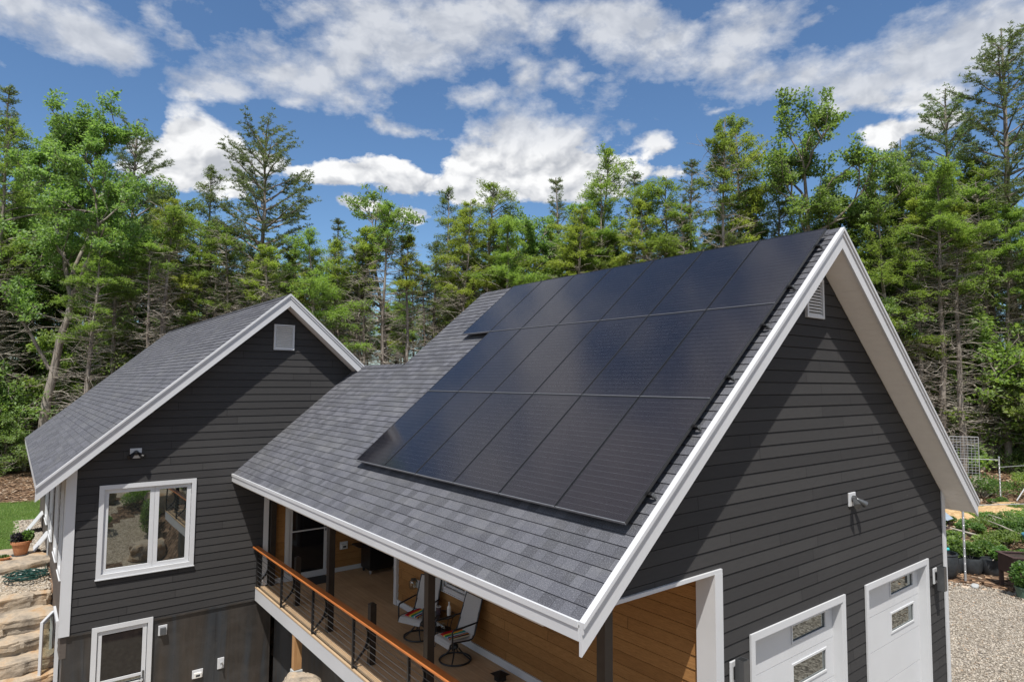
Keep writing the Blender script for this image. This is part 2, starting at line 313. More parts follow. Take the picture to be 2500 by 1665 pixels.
ground_mat('sandy_gravel', [(0, (0.16, 0.125, 0.09)), (0.4, (0.33, 0.27, 0.20)), (0.7, (0.46, 0.39, 0.30)), (1, (0.6, 0.53, 0.43))], 24.0, bstr=0.8, bdist=0.02, big=(0.40, 0.33, 0.25), bigf=0.3)
ground_mat('lawn', [(0, (0.035, 0.075, 0.014)), (0.4, (0.065, 0.13, 0.022)), (0.75, (0.10, 0.175, 0.035)), (1, (0.15, 0.22, 0.06))], 30.0, bstr=0.6, bdist=0.02, big=(0.04, 0.09, 0.016), bigf=0.6, mid=3.0)
ground_mat('yellow_sand', [(0, (0.36, 0.23, 0.11)), (0.5, (0.55, 0.38, 0.20)), (1, (0.68, 0.50, 0.29))], 14.0, bstr=0.4, big=(0.42, 0.27, 0.13), bigf=0.35)

m, N = mat('sandstone'); g = N.node('ShaderNodeTexCoord').outputs['Object']
n1 = N.noise(g, 1.4, 6, 0.65, 0.8); n2 = N.noise(g, 14, 5, 0.7); n3 = N.noise(g, 0.8, 3, 0.5, 0.4)
ri = N.node('ShaderNodeObjectInfo').outputs['Random']
c = N.ramp(N.math('ADD', n1, N.math('MULTIPLY', N.math('SUBTRACT', ri, 0.5), 0.12)), [(0.28, (0.13, 0.11, 0.09)), (0.42, (0.33, 0.28, 0.22)), (0.55, (0.46, 0.37, 0.27)), (0.68, (0.43, 0.27, 0.14)), (0.8, (0.50, 0.45, 0.38))])
c = N.mix(N.mapr(n2, 0.5, 0.75, 0, 0.4), c, (0.20, 0.16, 0.12)); c = N.mix(N.mapr(n3, 0.60, 0.70, 0, 0.4), c, (0.42, 0.25, 0.12))
pbr(N, c, 0.9, 0, 0.25, bump=N.math('ADD', n2, n1), bstr=0.7, bdist=0.03); MT['sandstone'] = m
m, N = mat('pebble'); g = N.node('ShaderNodeNewGeometry'); ri = g.outputs['Random Per Island']
c = N.ramp(ri, [(0, (0.26, 0.22, 0.175)), (0.3, (0.37, 0.325, 0.265)), (0.6, (0.46, 0.41, 0.34)), (0.88, (0.54, 0.49, 0.42)), (1, (0.36, 0.25, 0.16))])
pbr(N, c, 0.9, 0, 0.2, bump=N.noise(g.outputs['Position'], 60, 3, 0.7), bstr=0.4, bdist=0.005); MT['pebble'] = m
m, N = mat('leaf_bit'); ri = N.node('ShaderNodeNewGeometry').outputs['Random Per Island']
pbr(N, N.ramp(ri, [(0, (0.10, 0.055, 0.03)), (0.4, (0.24, 0.14, 0.08)), (0.75, (0.40, 0.27, 0.17)), (1, (0.52, 0.42, 0.32))]), 0.9, 0, 0.2); MT['leaf_bit'] = m
m, N = mat('terracotta'); o = N.node('ShaderNodeTexCoord').outputs['Object']; n1 = N.noise(o, 7, 5, 0.6)
pbr(N, N.mix(N.mapr(n1, 0.3, 0.7), (0.42, 0.17, 0.075), (0.56, 0.26, 0.13)), 0.8, 0, 0.3); MT['terracotta'] = m
m, N = mat('sling_fabric'); o = N.node('ShaderNodeTexCoord').outputs['Object']; n1 = N.noise(N.scale(o, 1.0), 220, 2, 0.6)
pbr(N, N.mix(N.mapr(n1, 0.3, 0.7), (0.36, 0.36, 0.36), (0.52, 0.52, 0.51)), 0.8, 0, 0.3); MT['sling_fabric'] = m
m, N = mat('serape'); o = N.node('ShaderNodeTexCoord').outputs['Object']; s = N.node('ShaderNodeSeparateXYZ', {0: o})
t = N.math('FRACT', N.math('MULTIPLY', N.math('ADD', s.outputs[0], 0.24), 2.1))
stp = [(0, (0.42, 0.012, 0.02)), (0.30, (0.55, 0.10, 0.03)), (0.36, (0.7, 0.5, 0.06)), (0.43, (0.06, 0.25, 0.08)), (0.50, (0.02, 0.30, 0.36)), (0.58, (0.65, 0.6, 0.5)), (0.63, (0.02, 0.06, 0.25)), (0.70, (0.6, 0.25, 0.04)), (0.76, (0.03, 0.03, 0.04)), (0.83, (0.5, 0.45, 0.35)), (0.88, (0.05, 0.04, 0.05)), (0.94, (0.02, 0.22, 0.25))]
pbr(N, N.ramp(t, stp, 'CONSTANT'), 0.9, 0, 0.2, bump=N.noise(o, 120, 2, 0.5), bstr=0.4, bdist=0.003); MT['serape'] = m

def leafmat(name, ca, cb, cc, trans=0.48):
    m, N = mat(name); g = N.node('ShaderNodeNewGeometry'); ri = g.outputs['Random Per Island']
    oi = N.node('ShaderNodeObjectInfo').outputs['Random']
    pn = N.noise(g.outputs['Position'], 0.55, 3, 0.5)
    c = N.ramp(ri, [(0, ca), (0.5, cb), (1, cc)])
    c = N.mix(N.mapr(pn, 0.42, 0.66, 0, 0.5), c, tuple(x*0.55 for x in cb))
    hs = N.node('ShaderNodeHueSaturation', {'Color': c, 'Hue': N.mapr(oi, 0, 1, 0.485, 0.512), 'Value': N.mapr(oi, 0, 1, 0.85, 1.15), 'Saturation': 0.88})
    p = N.node('ShaderNodeBsdfPrincipled', {'Base Color': hs.outputs[0], 'Roughness': 0.5, 'Specular IOR Level': 0.35})
    tr = N.node('ShaderNodeBsdfTranslucent', {'Color': N.mix(1.0, hs.outputs[0], (1.30, 1.45, 0.60), 'MULTIPLY')})
    x = N.node('ShaderNodeMixShader', {0: trans, 1: p.outputs[0], 2: tr.outputs[0]})
    N.l.new(x.outputs[0], N.node('ShaderNodeOutputMaterial').inputs[0]); MT[name] = m
leafmat('leaf_oak', (0.14, 0.225, 0.065), (0.215, 0.325, 0.10), (0.32, 0.44, 0.165))
leafmat('leaf_hemlock', (0.145, 0.225, 0.055), (0.235, 0.335, 0.08), (0.34, 0.44, 0.125))
leafmat('leaf_gold', (0.21, 0.265, 0.055), (0.33, 0.385, 0.08), (0.43, 0.48, 0.12))
leafmat('leaf_pine', (0.11, 0.16, 0.06), (0.175, 0.235, 0.09), (0.25, 0.31, 0.12), 0.38)
leafmat('leaf_garden', (0.07, 0.15, 0.035), (0.12, 0.23, 0.05), (0.20, 0.33, 0.08))
leafmat('leaf_dark', (0.02, 0.012, 0.03), (0.035, 0.025, 0.045), (0.05, 0.06, 0.03), 0.2)
leafmat('flower_yellow', (0.45, 0.40, 0.05), (0.55, 0.5, 0.06), (0.3, 0.35, 0.08), 0.3)
m, N = mat('bark'); o = N.node('ShaderNodeTexCoord').outputs['Object']
b = N.noise(N.scale(o, (7, 7, 1.6)), 1.0, 6, 0.7); b2 = N.noise(o, 0.7, 3, 0.5); oi = N.node('ShaderNodeObjectInfo').outputs['Random']
c = N.mix(N.mapr(b, 0.35, 0.65), (0.12, 0.10, 0.085), (0.33, 0.29, 0.25)); c = N.mix(N.mapr(b2, 0.45, 0.65, 0, 0.55), c, (0.46, 0.42, 0.37))
c = N.mix(N.math('MULTIPLY', oi, 0.3), c, (0.15, 0.12, 0.10))
pbr(N, c, 0.95, 0, 0.15, bump=b, bstr=0.6, bdist=0.02); MT['bark'] = m
m, N = mat('dead_wood'); o = N.node('ShaderNodeTexCoord').outputs['Object']
b = N.noise(o, 1.3, 4, 0.6); c = N.mix(N.mapr(b, 0.35, 0.65), (0.22, 0.19, 0.16), (0.48, 0.44, 0.38)); pbr(N, c, 0.95, 0, 0.15); MT['dead_wood'] = m
# ---------------------------------------------------------------- mesh building
class MB:
    def __init__(s): s.v = []; s.f = []; s.uv = []
    def face(s, pts, uv=None):
        i = len(s.v); s.v += [tuple(p) for p in pts]; s.f.append(tuple(range(i, i+len(pts)))); s.uv.append(uv)
    def hexa(s, a, uv=None):          # 8 corners: bottom 4 ccw, top 4 ccw
        i = len(s.v); s.v += [tuple(p) for p in a]
        for q in ((0, 3, 2, 1), (4, 5, 6, 7), (0, 1, 5, 4), (1, 2, 6, 5), (2, 3, 7, 6), (3, 0, 4, 7)):
            s.f.append(tuple(i+k for k in q)); s.uv.append(uv)
    def box(s, x0, x1, y0, y1, z0, z1):
        x0, x1 = sorted((x0, x1)); y0, y1 = sorted((y0, y1)); z0, z1 = sorted((z0, z1))
        s.hexa([(x0, y0, z0), (x1, y0, z0), (x1, y1, z0), (x0, y1, z0), (x0, y0, z1), (x1, y0, z1), (x1, y1, z1), (x0, y1, z1)])
    def pbox(s, pl, c, u0, u1, d0, d1, z0, z1):
        if pl == 'y': s.box(u0, u1, c+d0, c+d1, z0, z1)
        else: s.box(c+d0, c+d1, u0, u1, z0, z1)
    def prism(s, poly, ax, a, b):     # polygon in the plane across axis ax, pushed from a to b
        def P(p, t): return (p[0], t, p[1]) if ax == 'y' else ((t, p[0], p[1]) if ax == 'x' else (p[0], p[1], t))
        n = len(poly); i = len(s.v)
        s.v += [P(p, a) for p in poly]+[P(p, b) for p in poly]
        s.f.append(tuple(range(i, i+n))); s.f.append(tuple(range(i+2*n-1, i+n-1, -1))); s.uv += [None, None]
        for k in range(n):
            k2 = (k+1) % n; s.f.append((i+k, i+n+k, i+n+k2, i+k2)); s.uv.append(None)
    def tube(s, pts, rad, n=6, cap=True):
        pts = [Vector(p) for p in pts]; rad = rad if hasattr(rad, '__len__') else [rad]*len(pts)
        i = len(s.v); prev = None
        for k, p in enumerate(pts):
            t = (pts[min(k+1, len(pts)-1)]-pts[max(k-1, 0)]).normalized()
            if prev is None: a = t.orthogonal().normalized()
            else:
                a = prev-t*prev.dot(t); a = a.normalized() if a.length > 1e-6 else t.orthogonal().normalized()
            prev = a; b = t.cross(a)
            for j in range(n):
                an = 2*math.pi*j/n; s.v.append(tuple(p+(a*math.cos(an)+b*math.sin(an))*rad[k]))
        for k in range(len(pts)-1):
            for j in range(n):
                j2 = (j+1) % n; s.f.append((i+k*n+j, i+k*n+j2, i+(k+1)*n+j2, i+(k+1)*n+j)); s.uv.append(None)
        if cap:
            s.f.append(tuple(i+j for j in range(n-1, -1, -1))); s.f.append(tuple(i+(len(pts)-1)*n+j for j in range(n))); s.uv += [None, None]
    def lathe(s, prof, c=(0, 0, 0), n=24):
        i = len(s.v); m_ = len(prof)
        for (r, z) in prof:
            for j in range(n):
                an = 2*math.pi*j/n; s.v.append((c[0]+r*math.cos(an), c[1]+r*math.sin(an), c[2]+z))
        for k in range(m_-1):
            for j in range(n):
                j2 = (j+1) % n; s.f.append((i+k*n+j, i+k*n+j2, i+(k+1)*n+j2, i+(k+1)*n+j)); s.uv.append(None)
        s.f.append(tuple(i+j for j in range(n-1, -1, -1))); s.f.append(tuple(i+(m_-1)*n+j for j in range(n))); s.uv += [None, None]
    def torus(s, c, Rr, r, n=32, k=8, sx=1, sy=1):
        i = len(s.v)
        for a in range(n):
            A = 2*math.pi*a/n
            for b in range(k):
                B = 2*math.pi*b/k; q = Rr+r*math.cos(B); s.v.append((c[0]+q*math.cos(A)*sx, c[1]+q*math.sin(A)*sy, c[2]+r*math.sin(B)))
        for a in range(n):
            for b in range(k):
                a2, b2 = (a+1) % n, (b+1) % k; s.f.append((i+a*k+b, i+a2*k+b, i+a2*k+b2, i+a*k+b2)); s.uv.append(None)
    def build(s, name, m, parent=None, smooth=False, bevel=0, local=False, label=None):
        me = bpy.data.meshes.new(name)
        off = Vector((0, 0, 0))
        if parent is not None and not local:
            p = parent
            while p is not None: off += p.location; p = p.parent
        V = [(a-off.x, b-off.y, c-off.z) for a, b, c in s.v]
        me.from_pydata(V, [], s.f)
        uvl = me.uv_layers.new(name='UVMap')
        for pi, poly in enumerate(me.polygons):
            n_ = poly.normal; ex = s.uv[pi]
            for k, li in enumerate(poly.loop_indices):
                if isinstance(ex, (list, tuple)) : uvl.data[li].uv = ex[k]; continue
                x, y, z = s.v[me.loops[li].vertex_index]
                ax = max(range(3), key=lambda q: abs(n_[q]))
                uvl.data[li].uv = (y, z) if ax == 0 else ((x, z) if ax == 1 else (x, y))
        me.materials.append(MT[m] if isinstance(m, str) else m)
        o = bpy.data.objects.new(name, me); COL.objects.link(o)
        if parent is not None: o.parent = parent
        if smooth:
            for p_ in me.polygons: p_.use_smooth = True
            try: me.set_sharp_from_angle(angle=R(40))
            except Exception: pass
        if bevel:
            b = o.modifiers.new('bevel', 'BEVEL'); b.width = bevel; b.segments = 2; b.limit_method = 'ANGLE'
        if label: o['label'] = label
        return o
def tag(o, label, cat, group=None, kind=None):
    if label: o['label'] = label
    if cat: o['category'] = cat
    if group: o['group'] = group
    if kind: o['kind'] = kind
    return o
def thing(name, label, cat, loc, group=None, rz=0.0):
    o = bpy.data.objects.new(name, None); COL.objects.link(o); o.location = loc; o.rotation_euler = (0, 0, rz)
    o.empty_display_size = 0.2
    return tag(o, label, cat, group)
def dup(o, parent=None):
    kids = [c for c in bpy.data.objects if c.parent == o]
    c = o.copy(); COL.objects.link(c); c.parent = parent
    for k in kids: dup(k, c)
    return c
def ORD(i): return ['first', 'second', 'third', 'fourth', 'fifth', 'sixth', 'seventh', 'eighth', 'ninth', 'tenth', 'eleventh', 'twelfth', 'thirteenth', 'fourteenth', 'fifteenth', 'sixteenth', 'seventeenth', 'eighteenth', 'nineteenth', 'twentieth', 'twenty first', 'twenty second', 'twenty third', 'twenty fourth', 'twenty fifth', 'twenty sixth', 'twenty seventh', 'twenty eighth', 'twenty ninth', 'thirtieth', 'thirty first', 'thirty second', 'thirty third', 'thirty fourth', 'thirty fifth', 'thirty sixth'][i]

def siding(mb, pl, c, z0, z1, left, right, openings=(), expo=0.17, t=0.011, back=0.10, brk=()):
    zs = {z0, z1}
    k = math.floor(z0/expo)*expo
    while k < z1:
        if k > z0: zs.add(k)
        k += expo
    for o in openings:
        for z in (o[2], o[3]):
            if z0 < z < z1: zs.add(z)
    for z in brk:
        if z0 < z < z1: zs.add(z)
    zs = sorted(zs)
    zs = [z for i, z in enumerate(zs) if i == 0 or z-zs[i-1] > 1e-4]
    for a, b in zip(zs, zs[1:]):
        mid = (a+b)/2; fr0 = (a/expo) % 1.0; fr1 = fr0+(b-a)/expo
        if fr0 > 0.999: fr0 -= 1; fr1 -= 1
        ta = t*(1-fr0)+0.001; tb = t*(1-min(1, fr1))+0.001
        segs = [(left(a), left(b), right(a), right(b))]
        for o in sorted(openings):
            if o[2] < mid < o[3]:
                ns = []
                for (la, lb, ra, rb) in segs:
                    if o[0] > la: ns.append((la, lb, min(o[0], ra), min(o[0], rb)))
                    if o[1] < ra: ns.append((max(o[1], la), max(o[1], lb), ra, rb))
                segs = ns
        for (la, lb, ra, rb) in segs:
            if ra-la < 1e-4 and rb-lb < 1e-4: continue
            if pl == 'y': P = lambda u, dd, z: (u, c+dd, z)
            else: P = lambda u, dd, z: (c+dd, u, z)
            gv = 0.011; full = fr1 > 0.97 and b-a > gv*2
            m_ = b-gv if full else b; k_ = (m_-a)/(b-a); lm, rm = la+(lb-la)*k_, ra+(rb-ra)*k_; tm = ta+(tb-ta)*k_
            parts = [(la, ra, a, ta, lm, rm, m_, tm)]+([(lm, rm, m_, -0.014, lb, rb, b, -0.014)] if full else [])
            for (l0, r0, za, t0, l1, r1, zb, t1) in parts:
                A = [P(l0, -t0, za), P(r0, -t0, za), P(r0, back, za), P(l0, back, za), P(l1, -t1, zb), P(r1, -t1, zb), P(r1, back, zb), P(l1, back, zb)]
                if pl == 'x': A = [A[1], A[0], A[3], A[2], A[5], A[4], A[7], A[6]]
                mb.hexa(A)
def shingle_slope(mb, O, A, Dn, Nn, S, a0, a1, e=0.1433, t=0.013, smin=0.0):
    """O top point on the ridge, A along, Dn down the slope; a0(s), a1(s) clip the ends"""
    O, A, Dn, Nn = map(Vector, (O, A, Dn, Nn)); n = int(math.ceil(S/e))
    for k in range(n):
        s1 = S-k*e; s0 = max(smin, s1-e)
        if s1 <= smin+1e-4: break
        p = lambda a, s_, h: tuple(O+A*a+Dn*s_+Nn*h)
        L0, R0, L1, R1 = a0(s0+1e-4), a1(s0+1e-4), a0(s1-1e-4), a1(s1-1e-4)
        h0, h1 = 0.0015, t
        q = lambda a, s_: (a, S-s_)
        mb.face([p(L1, s1, h1), p(R1, s1, h1), p(R0, s0, h0), p(L0, s0, h0)], [q(L1, s1-0.002), q(R1, s1-0.002), q(R0, s0+0.002), q(L0, s0+0.002)])
        mb.face([p(L1, s1, -0.004), p(R1, s1, -0.004), p(R1, s1, h1), p(L1, s1, h1)], [(0, 0.001)]*4)
        mb.face([p(R1, s1, -0.004), p(R0, s0, -0.004), p(R0, s0, h0), p(R1, s1, h1)], [(0, 0.001)]*4)
        mb.face([p(L0, s0, -0.004), p(L1, s1, -0.004), p(L1, s1, h1), p(L0, s0, h0)], [(0, 0.001)]*4)

# ---------------------------------------------------------------- ground
def sst(x, a, b):
    t = np.clip((x-a)/(b-a), 0, 1); return t*t*(3-2*t)
def H(x, y):
    x = np.asarray(x, float); y = np.asarray(y, float)
    hi = 0.93 + 0.02*np.maximum(y-28, 0)
    slope = -1.6 + (hi-.1+1.6)*np.clip((y-14.3)/(14.6-14.3), 0, 1)+.1*np.clip((y-14.6), 0, 1)
    court = np.where(y < 12.2, -1.6, hi)
    left = np.where(x < -8.44, slope, court)
    left = left*(1-sst(-y, 2, 9))            # rises to yard level towards the viewer's side
    a = sst(x, -4.3, -3.0)
    a = np.where(y > 14, sst(x, -3, 8), a)
    g = left*(1-a)
    garden = 0.35*sst(x, 15, 19)+0.75*sst(x, 22, 34)*(y < 60)
    bump = 0.05*np.sin(x*1.3+np.sin(y*0.9)*1.5)*np.sin(y*1.1)*sst(np.hypot(x-3, y-8), 16, 26)
    return g+garden*a+bump
def axis_pts(a, b, step, far):
    core = list(np.arange(a, b+1e-6, step)); out = []; d_ = step
    x = a
    while x > -far: d_ *= 1.35; x -= d_; out.append(x)
    neg = out[::-1]; out = []; d_ = step; x = b
    while x < far: d_ *= 1.35; x += d_; out.append(x)
    return np.array(neg+core+out)
def sheet(name, xs, ys, m, dz=0.0, mask=None, rag=0.0, seed=0):
    Xg, Yg = np.meshgrid(xs, ys); Z = H(Xg, Yg)+dz
    nx, ny = len(xs), len(ys); V = np.stack([Xg, Yg, Z], -1).reshape(-1, 3)
    F = []
    for j in range(ny-1):
        for i in range(nx-1):
            if mask is not None and not mask((xs[i]+xs[i+1])/2, (ys[j]+ys[j+1])/2): continue
            a = j*nx+i; F.append((a, a+1, a+nx+1, a+nx))
    me = bpy.data.meshes.new(name); me.from_pydata(V.tolist(), [], F)
    if mask is not None:
        import bmesh
        bm = bmesh.new(); bm.from_mesh(me); bmesh.ops.delete(bm, geom=[v for v in bm.verts if not v.link_faces], context='VERTS'); bm.to_mesh(me); bm.free()
    me.materials.append(MT[m]); o = bpy.data.objects.new(name, me); COL.objects.link(o); o['kind'] = 'structure'
    for p_ in me.polygons: p_.use_smooth = True
    return o
xs = axis_pts(-16, 42, 0.5, 900); ys = axis_pts(-12, 34, 0.5, 900)
xs = np.sort(np.concatenate([xs, [-8.46, -8.42, -4.3, -4.0, -3.7, -3.4]])); ys = np.sort(np.concatenate([ys, [12.18, 12.22, 14.3, 14.6]]))
sheet('ground', xs, ys, 'leaf_litter')
def wob(x, y, f=0.9, a=0.35): return a*(math.sin(x*f+1.3)+math.sin(y*f*1.7+x*0.6)+0.6*math.sin(x*2.9+y*2.3))*0.5
sheet('gravel_yard', np.arange(-2.4, 14.5, 0.125), np.concatenate([np.arange(-14, -1, 0.5), np.arange(-1, 14.01, 0.125)]), 'gravel', 0.012,
      lambda x, y: (x < 12.7-0.85*(y-1.9)*(y > 1.9)*0.6 - 0.55*(y-1.9)*(y < 1.9)*0.4 + wob(x, y)*0.5) and (x > 4.9 or y < 0.5) and not (x > 5 and y > 9))
sheet('lawn', np.arange(-14, -7.9, 0.25), np.arange(18.5, 28.6, 0.25), 'lawn', 0.015,
      lambda x, y: (y > 18.7+wob(x, y)*0.3) and (y < 27.6+wob(x*1.5, y)) and (x < -9.12 or y > 23.6+wob(x, y)*0.2))
sheet('gravel_strip', np.arange(-9.2, -8.3, 0.1), np.arange(18.2, 24.0, 0.2), 'gravel', 0.012, lambda x, y: x > -9.15+wob(x, y)*0.06)
sheet('gravel_landing', np.arange(-10.6, -8.35, 0.15), np.arange(14.4, 18.6, 0.2), 'sandy_gravel', 0.012)
sheet('courtyard', np.arange(-11, -4.2, 0.3), np.arange(-16, 11.5, 0.3), 'sandy_gravel', 0.012, lambda x, y: wob(x, y, .6, 1.0) < -.2 or y > 6)

def scatter_stones(name, n, fx, size, m, flat=0.6, seed=1, leaf=False):
    rng = np.random.default_rng(seed)
    t = (1+5**.5)/2
    base = np.array([(-1, t, 0), (1, t, 0), (-1, -t, 0), (1, -t, 0), (0, -1, t), (0, 1, t), (0, -1, -t), (0, 1, -t), (t, 0, -1), (t, 0, 1), (-t, 0, -1), (-t, 0, 1)])/1.9
    fac = np.array([(0, 11, 5), (0, 5, 1), (0, 1, 7), (0, 7, 10), (0, 10, 11), (1, 5, 9), (5, 11, 4), (11, 10, 2), (10, 7, 6), (7, 1, 8), (3, 9, 4), (3, 4, 2), (3, 2, 6), (3, 6, 8), (3, 8, 9), (4, 9, 5), (2, 4, 11), (6, 2, 10), (8, 6, 7), (9, 8, 1)])
    if leaf: base = np.array([(-1, -.6, 0), (1, -.5, .25), (1, .6, .1), (-1, .5, .3)]); fac = np.array([(0, 1, 2, 3)])
    P = fx(rng, n); n = len(P)
    S = rng.uniform(size[0], size[1], (n, 1, 1))*rng.uniform(0.6, 1.35, (n, 1, 3)); S[:, :, 2] *= flat
    B = base[None]*S*(1+rng.uniform(-.22, .22, (n, len(base), 1)))
    an = rng.uniform(0, 6.283, n); c_, s_ = np.cos(an)[:, None], np.sin(an)[:, None]
    tl = rng.uniform(-.45, .45, n)[:, None]
    x = B[..., 0]*c_-B[..., 1]*s_; y = B[..., 0]*s_+B[..., 1]*c_; z = B[..., 2]+x*tl
    V = np.stack([x+P[:, 0:1], y+P[:, 1:2], z+P[:, 2:3]], -1).reshape(-1, 3)
    F = (fac[None]+(np.arange(n)*len(base))[:, None, None]).reshape(-1, fac.shape[1])
    return npmesh(name, V, F, m)
def npmesh(name, V, F, m, parent=None, smooth=False):
    me = bpy.data.meshes.new(name); V = np.asarray(V, np.float32); F = np.asarray(F, np.int32); k = F.shape[1]
    me.vertices.add(len(V)); me.vertices.foreach_set('co', V.ravel())
    me.loops.add(F.size); me.loops.foreach_set('vertex_index', F.ravel())
    me.polygons.add(len(F)); me.polygons.foreach_set('loop_start', np.arange(0, F.size, k, dtype=np.int32)); me.polygons.foreach_set('loop_total', np.full(len(F), k, np.int32))
    if smooth: me.polygons.foreach_set('use_smooth', np.ones(len(F), bool))
    me.update(calc_edges=True); me.validate()
    me.materials.append(MT[m]); o = bpy.data.objects.new(name, me); COL.objects.link(o)
    if parent is not None: o.parent = parent
    return o
def reg(x0, x1, y0, y1, lift=0.02, cond=None):
    def f(rng, n):
        x = rng.uniform(x0, x1, n); y = rng.uniform(y0, y1, n)
        if cond is not None: k = cond(x, y); x, y = x[k], y[k]
        return np.stack([x, y, H(x, y)+lift], 1)
    return f
tag(scatter_stones('gravel', 30000, reg(4.95, 13.0, -2.0, 4.2, 0.02, lambda x, y: x < 12.9-0.5*np.abs(y-1.9)), (0.010, 0.025), 'pebble', 0.5, 2), 'pale crushed stone spread beside the garage corner', 'gravel', kind='stuff')
tag(scatter_stones('gravel', 5000, reg(-10.4, -8.45, 14.5, 23.5, 0.015, lambda x, y: (y < 16.9) | ((x > -9.15) & (y > 18.3))), (0.012, 0.04), 'pebble', 0.5, 3), 'pale stone chips along the foot of the house wall', 'gravel', kind='stuff')
tag(scatter_stones('fallen_leaves', 15000, reg(11, 36, -4, 12, 0.02, lambda x, y: x > 12.4-0.5*np.abs(y-1.9)), (0.03, 0.075), 'leaf_bit', 0.8, 4, True), 'dry brown leaves and mulch around the garden beds', 'leaf litter', kind='stuff')
tag(scatter_stones('fallen_leaves', 9000, reg(-15, -6, 27.5, 42, 0.02), (0.03, 0.085), 'leaf_bit', 0.8, 5, True), 'dry brown leaves on the ground beyond the lawn', 'leaf litter', kind='stuff')
def blades(name, n, fx, h, m, seed):
    rng = np.random.default_rng(seed); P = fx(rng, n); n = len(P)
    an = rng.uniform(0, 6.283, n); hh = rng.uniform(h[0], h[1], n); w_ = 0.012
    dx, dy = np.cos(an)*w_, np.sin(an)*w_; lx, ly = rng.normal(0, .35, n)*hh, rng.normal(0, .35, n)*hh
    V = np.stack([np.stack([P[:, 0]-dx, P[:, 1]-dy, P[:, 2]], 1), np.stack([P[:, 0]+dx, P[:, 1]+dy, P[:, 2]], 1), np.stack([P[:, 0]+lx, P[:, 1]+ly, P[:, 2]+hh], 1)], 1).reshape(-1, 3)
    return npmesh(name, V, np.arange(3*n).reshape(-1, 3), m)
tag(blades('grass', 26000, reg(-10.6, -8.0, 18.7, 27.9, 0.0, lambda x, y: (x < -9.12) | (y > 23.7)), (0.03, 0.075), 'leaf_hemlock', 6), 'short mown green grass of the lawn', 'grass', kind='stuff')
# ================================================================ GARAGE WING
TH = 0.6984; TC, TS = math.cos(TH), math.sin(TH); TT = TS/TC
RZ = 8.015; YW = 0.45; YB = 9.0; XE = 5.27; S_LEN = XE/TC; XR = 5.34
zr = lambda x: RZ-TT*abs(x)
VT = 0.275                      # depth of the roof edge measured straight down
Y2 = 11.54; CX = -2.22; CZ = zr(CX)
garage = thing('garage_wing', 'dark grey sided garage wing with steep gable, white trim and panels on its roof', 'garage', (1.2, 4.5, 0))
mb = MB()
EV = zr(XE)
d1 = (-1.80, 0.60, 0.0, 2.48); d2 = (1.49, 3.90, 0.0, 2.48)
lf = lambda z: -(RZ-VT-z)/TT if z >= 3.5 else -2.5
rg = lambda z: min(4.9, (RZ-VT-z)/TT)
kink = RZ-VT-4.9*TT
siding(mb, 'y', YW, 0.0, 3.5, lambda z: -2.5, rg, [d1, d2], brk=(kink,))
siding(mb, 'y', YW, 3.5, RZ-VT-0.01, lf, rg, [(-0.27, 0.27, 6.73, 7.35)], brk=(kink,))
mb.build('gable_wall', 'siding_charcoal', garage)
mb = MB(); siding(mb, 'x', -2.58, 0.0, 3.48, lambda z: 0.53, lambda z: 8.43, [(5.80, 6.58, 1.79, 2.75)])
mb.build('porch_wall', 'siding_cedar', garage, label='cedar brown lap siding wall inside the porch')
mb = MB(); mb.box(4.8, 4.9, YW+.1, YB-.4, 0, 3.55); mb.box(-2.48, 4.8, YB-.5, YB-.4, 0, zr(4.8)-VT)
mb.prism([(-2.2, 3.55), (4.8, 3.55), (4.8, zr(4.8)-VT-.02), (0, RZ-VT-.02), (-2.2, zr(2.2)-VT-.02)], 'y', YB-.45, YB-.35)
mb.build('rear_wall', 'siding_charcoal', garage)
# roof covering
mb = MB()
shingle_slope(mb, (0, 0, RZ), (0, 1, 0), (-TC, 0, -TS), (-TS, 0, TC), S_LEN, lambda s_: 0.0, lambda s_: YB)
shingle_slope(mb, (0, 0, RZ), (0, 1, 0), (-TC, 0, -TS), (-TS, 0, TC), S_LEN, lambda s_: YB, lambda s_: Y2-0.002, smin=-CX/TC)
for k in range(17):
    y = YB+.01+k*.15
    for sg in (-1, 1): mb.face([(CX, y, CZ+.026), (CX, y+.16, CZ+.017), (CX+sg*.13*TC, y+.16, CZ-.13*TS+.017), (CX+sg*.13*TC, y, CZ-.13*TS+.026)][::sg], [(y, .02+k*.1433), (y+.15, .02+k*.1433), (y+.15, .12+k*.1433), (y, .12+k*.1433)][::sg])
shingle_slope(mb, (0, 0, RZ), (0, 1, 0), (TC, 0, -TS), (TS, 0, TC), XR/TC, lambda s_: 0.0, lambda s_: YB)
shingle_slope(mb, (CX, 0, CZ), (0, 1, 0), (TC, 0, -TS), (TS, 0, TC), 3.2, lambda s_: YB+.01, lambda s_: Y2-0.002)
# ridge caps
for k in range(60):
    y = 0.02+k*0.15
    if y > YB-.15: break
    for sg in (-1, 1):
        a = (0, y, RZ+.022); b = (sg*.13*TC, y, RZ-.13*TS+.022)
        mb.face([(0, y, RZ+.026), (0, y+.16, RZ+.017), (sg*.13*TC, y+.16, RZ-.13*TS+.017), (sg*.13*TC, y, RZ-.13*TS+.026)][::sg], [(y, .02+k*.1433), (y+.15, .02+k*.1433), (y+.15, .12+k*.1433), (y, .12+k*.1433)][::sg])
roof = mb.build('roof', 'shingles', garage)
mb = MB()
for sg, X, ya, yb in ((-1, XE-.02, .03, YB), (1, XR-.02, .03, YB)):
    P = lambda x, v: (sg*x, zr(x)-v)
    mb.prism([P(0, .006), P(X, .006), P(X, .06), P(0, .06)][::sg], 'y', .035, YB-.01)
mb.prism([(CX, CZ-.006), (-XE+.02, zr(XE-.02)-.006), (-XE+.02, zr(XE-.02)-.06), (CX, CZ-.06)], 'y', YB, Y2-.01)
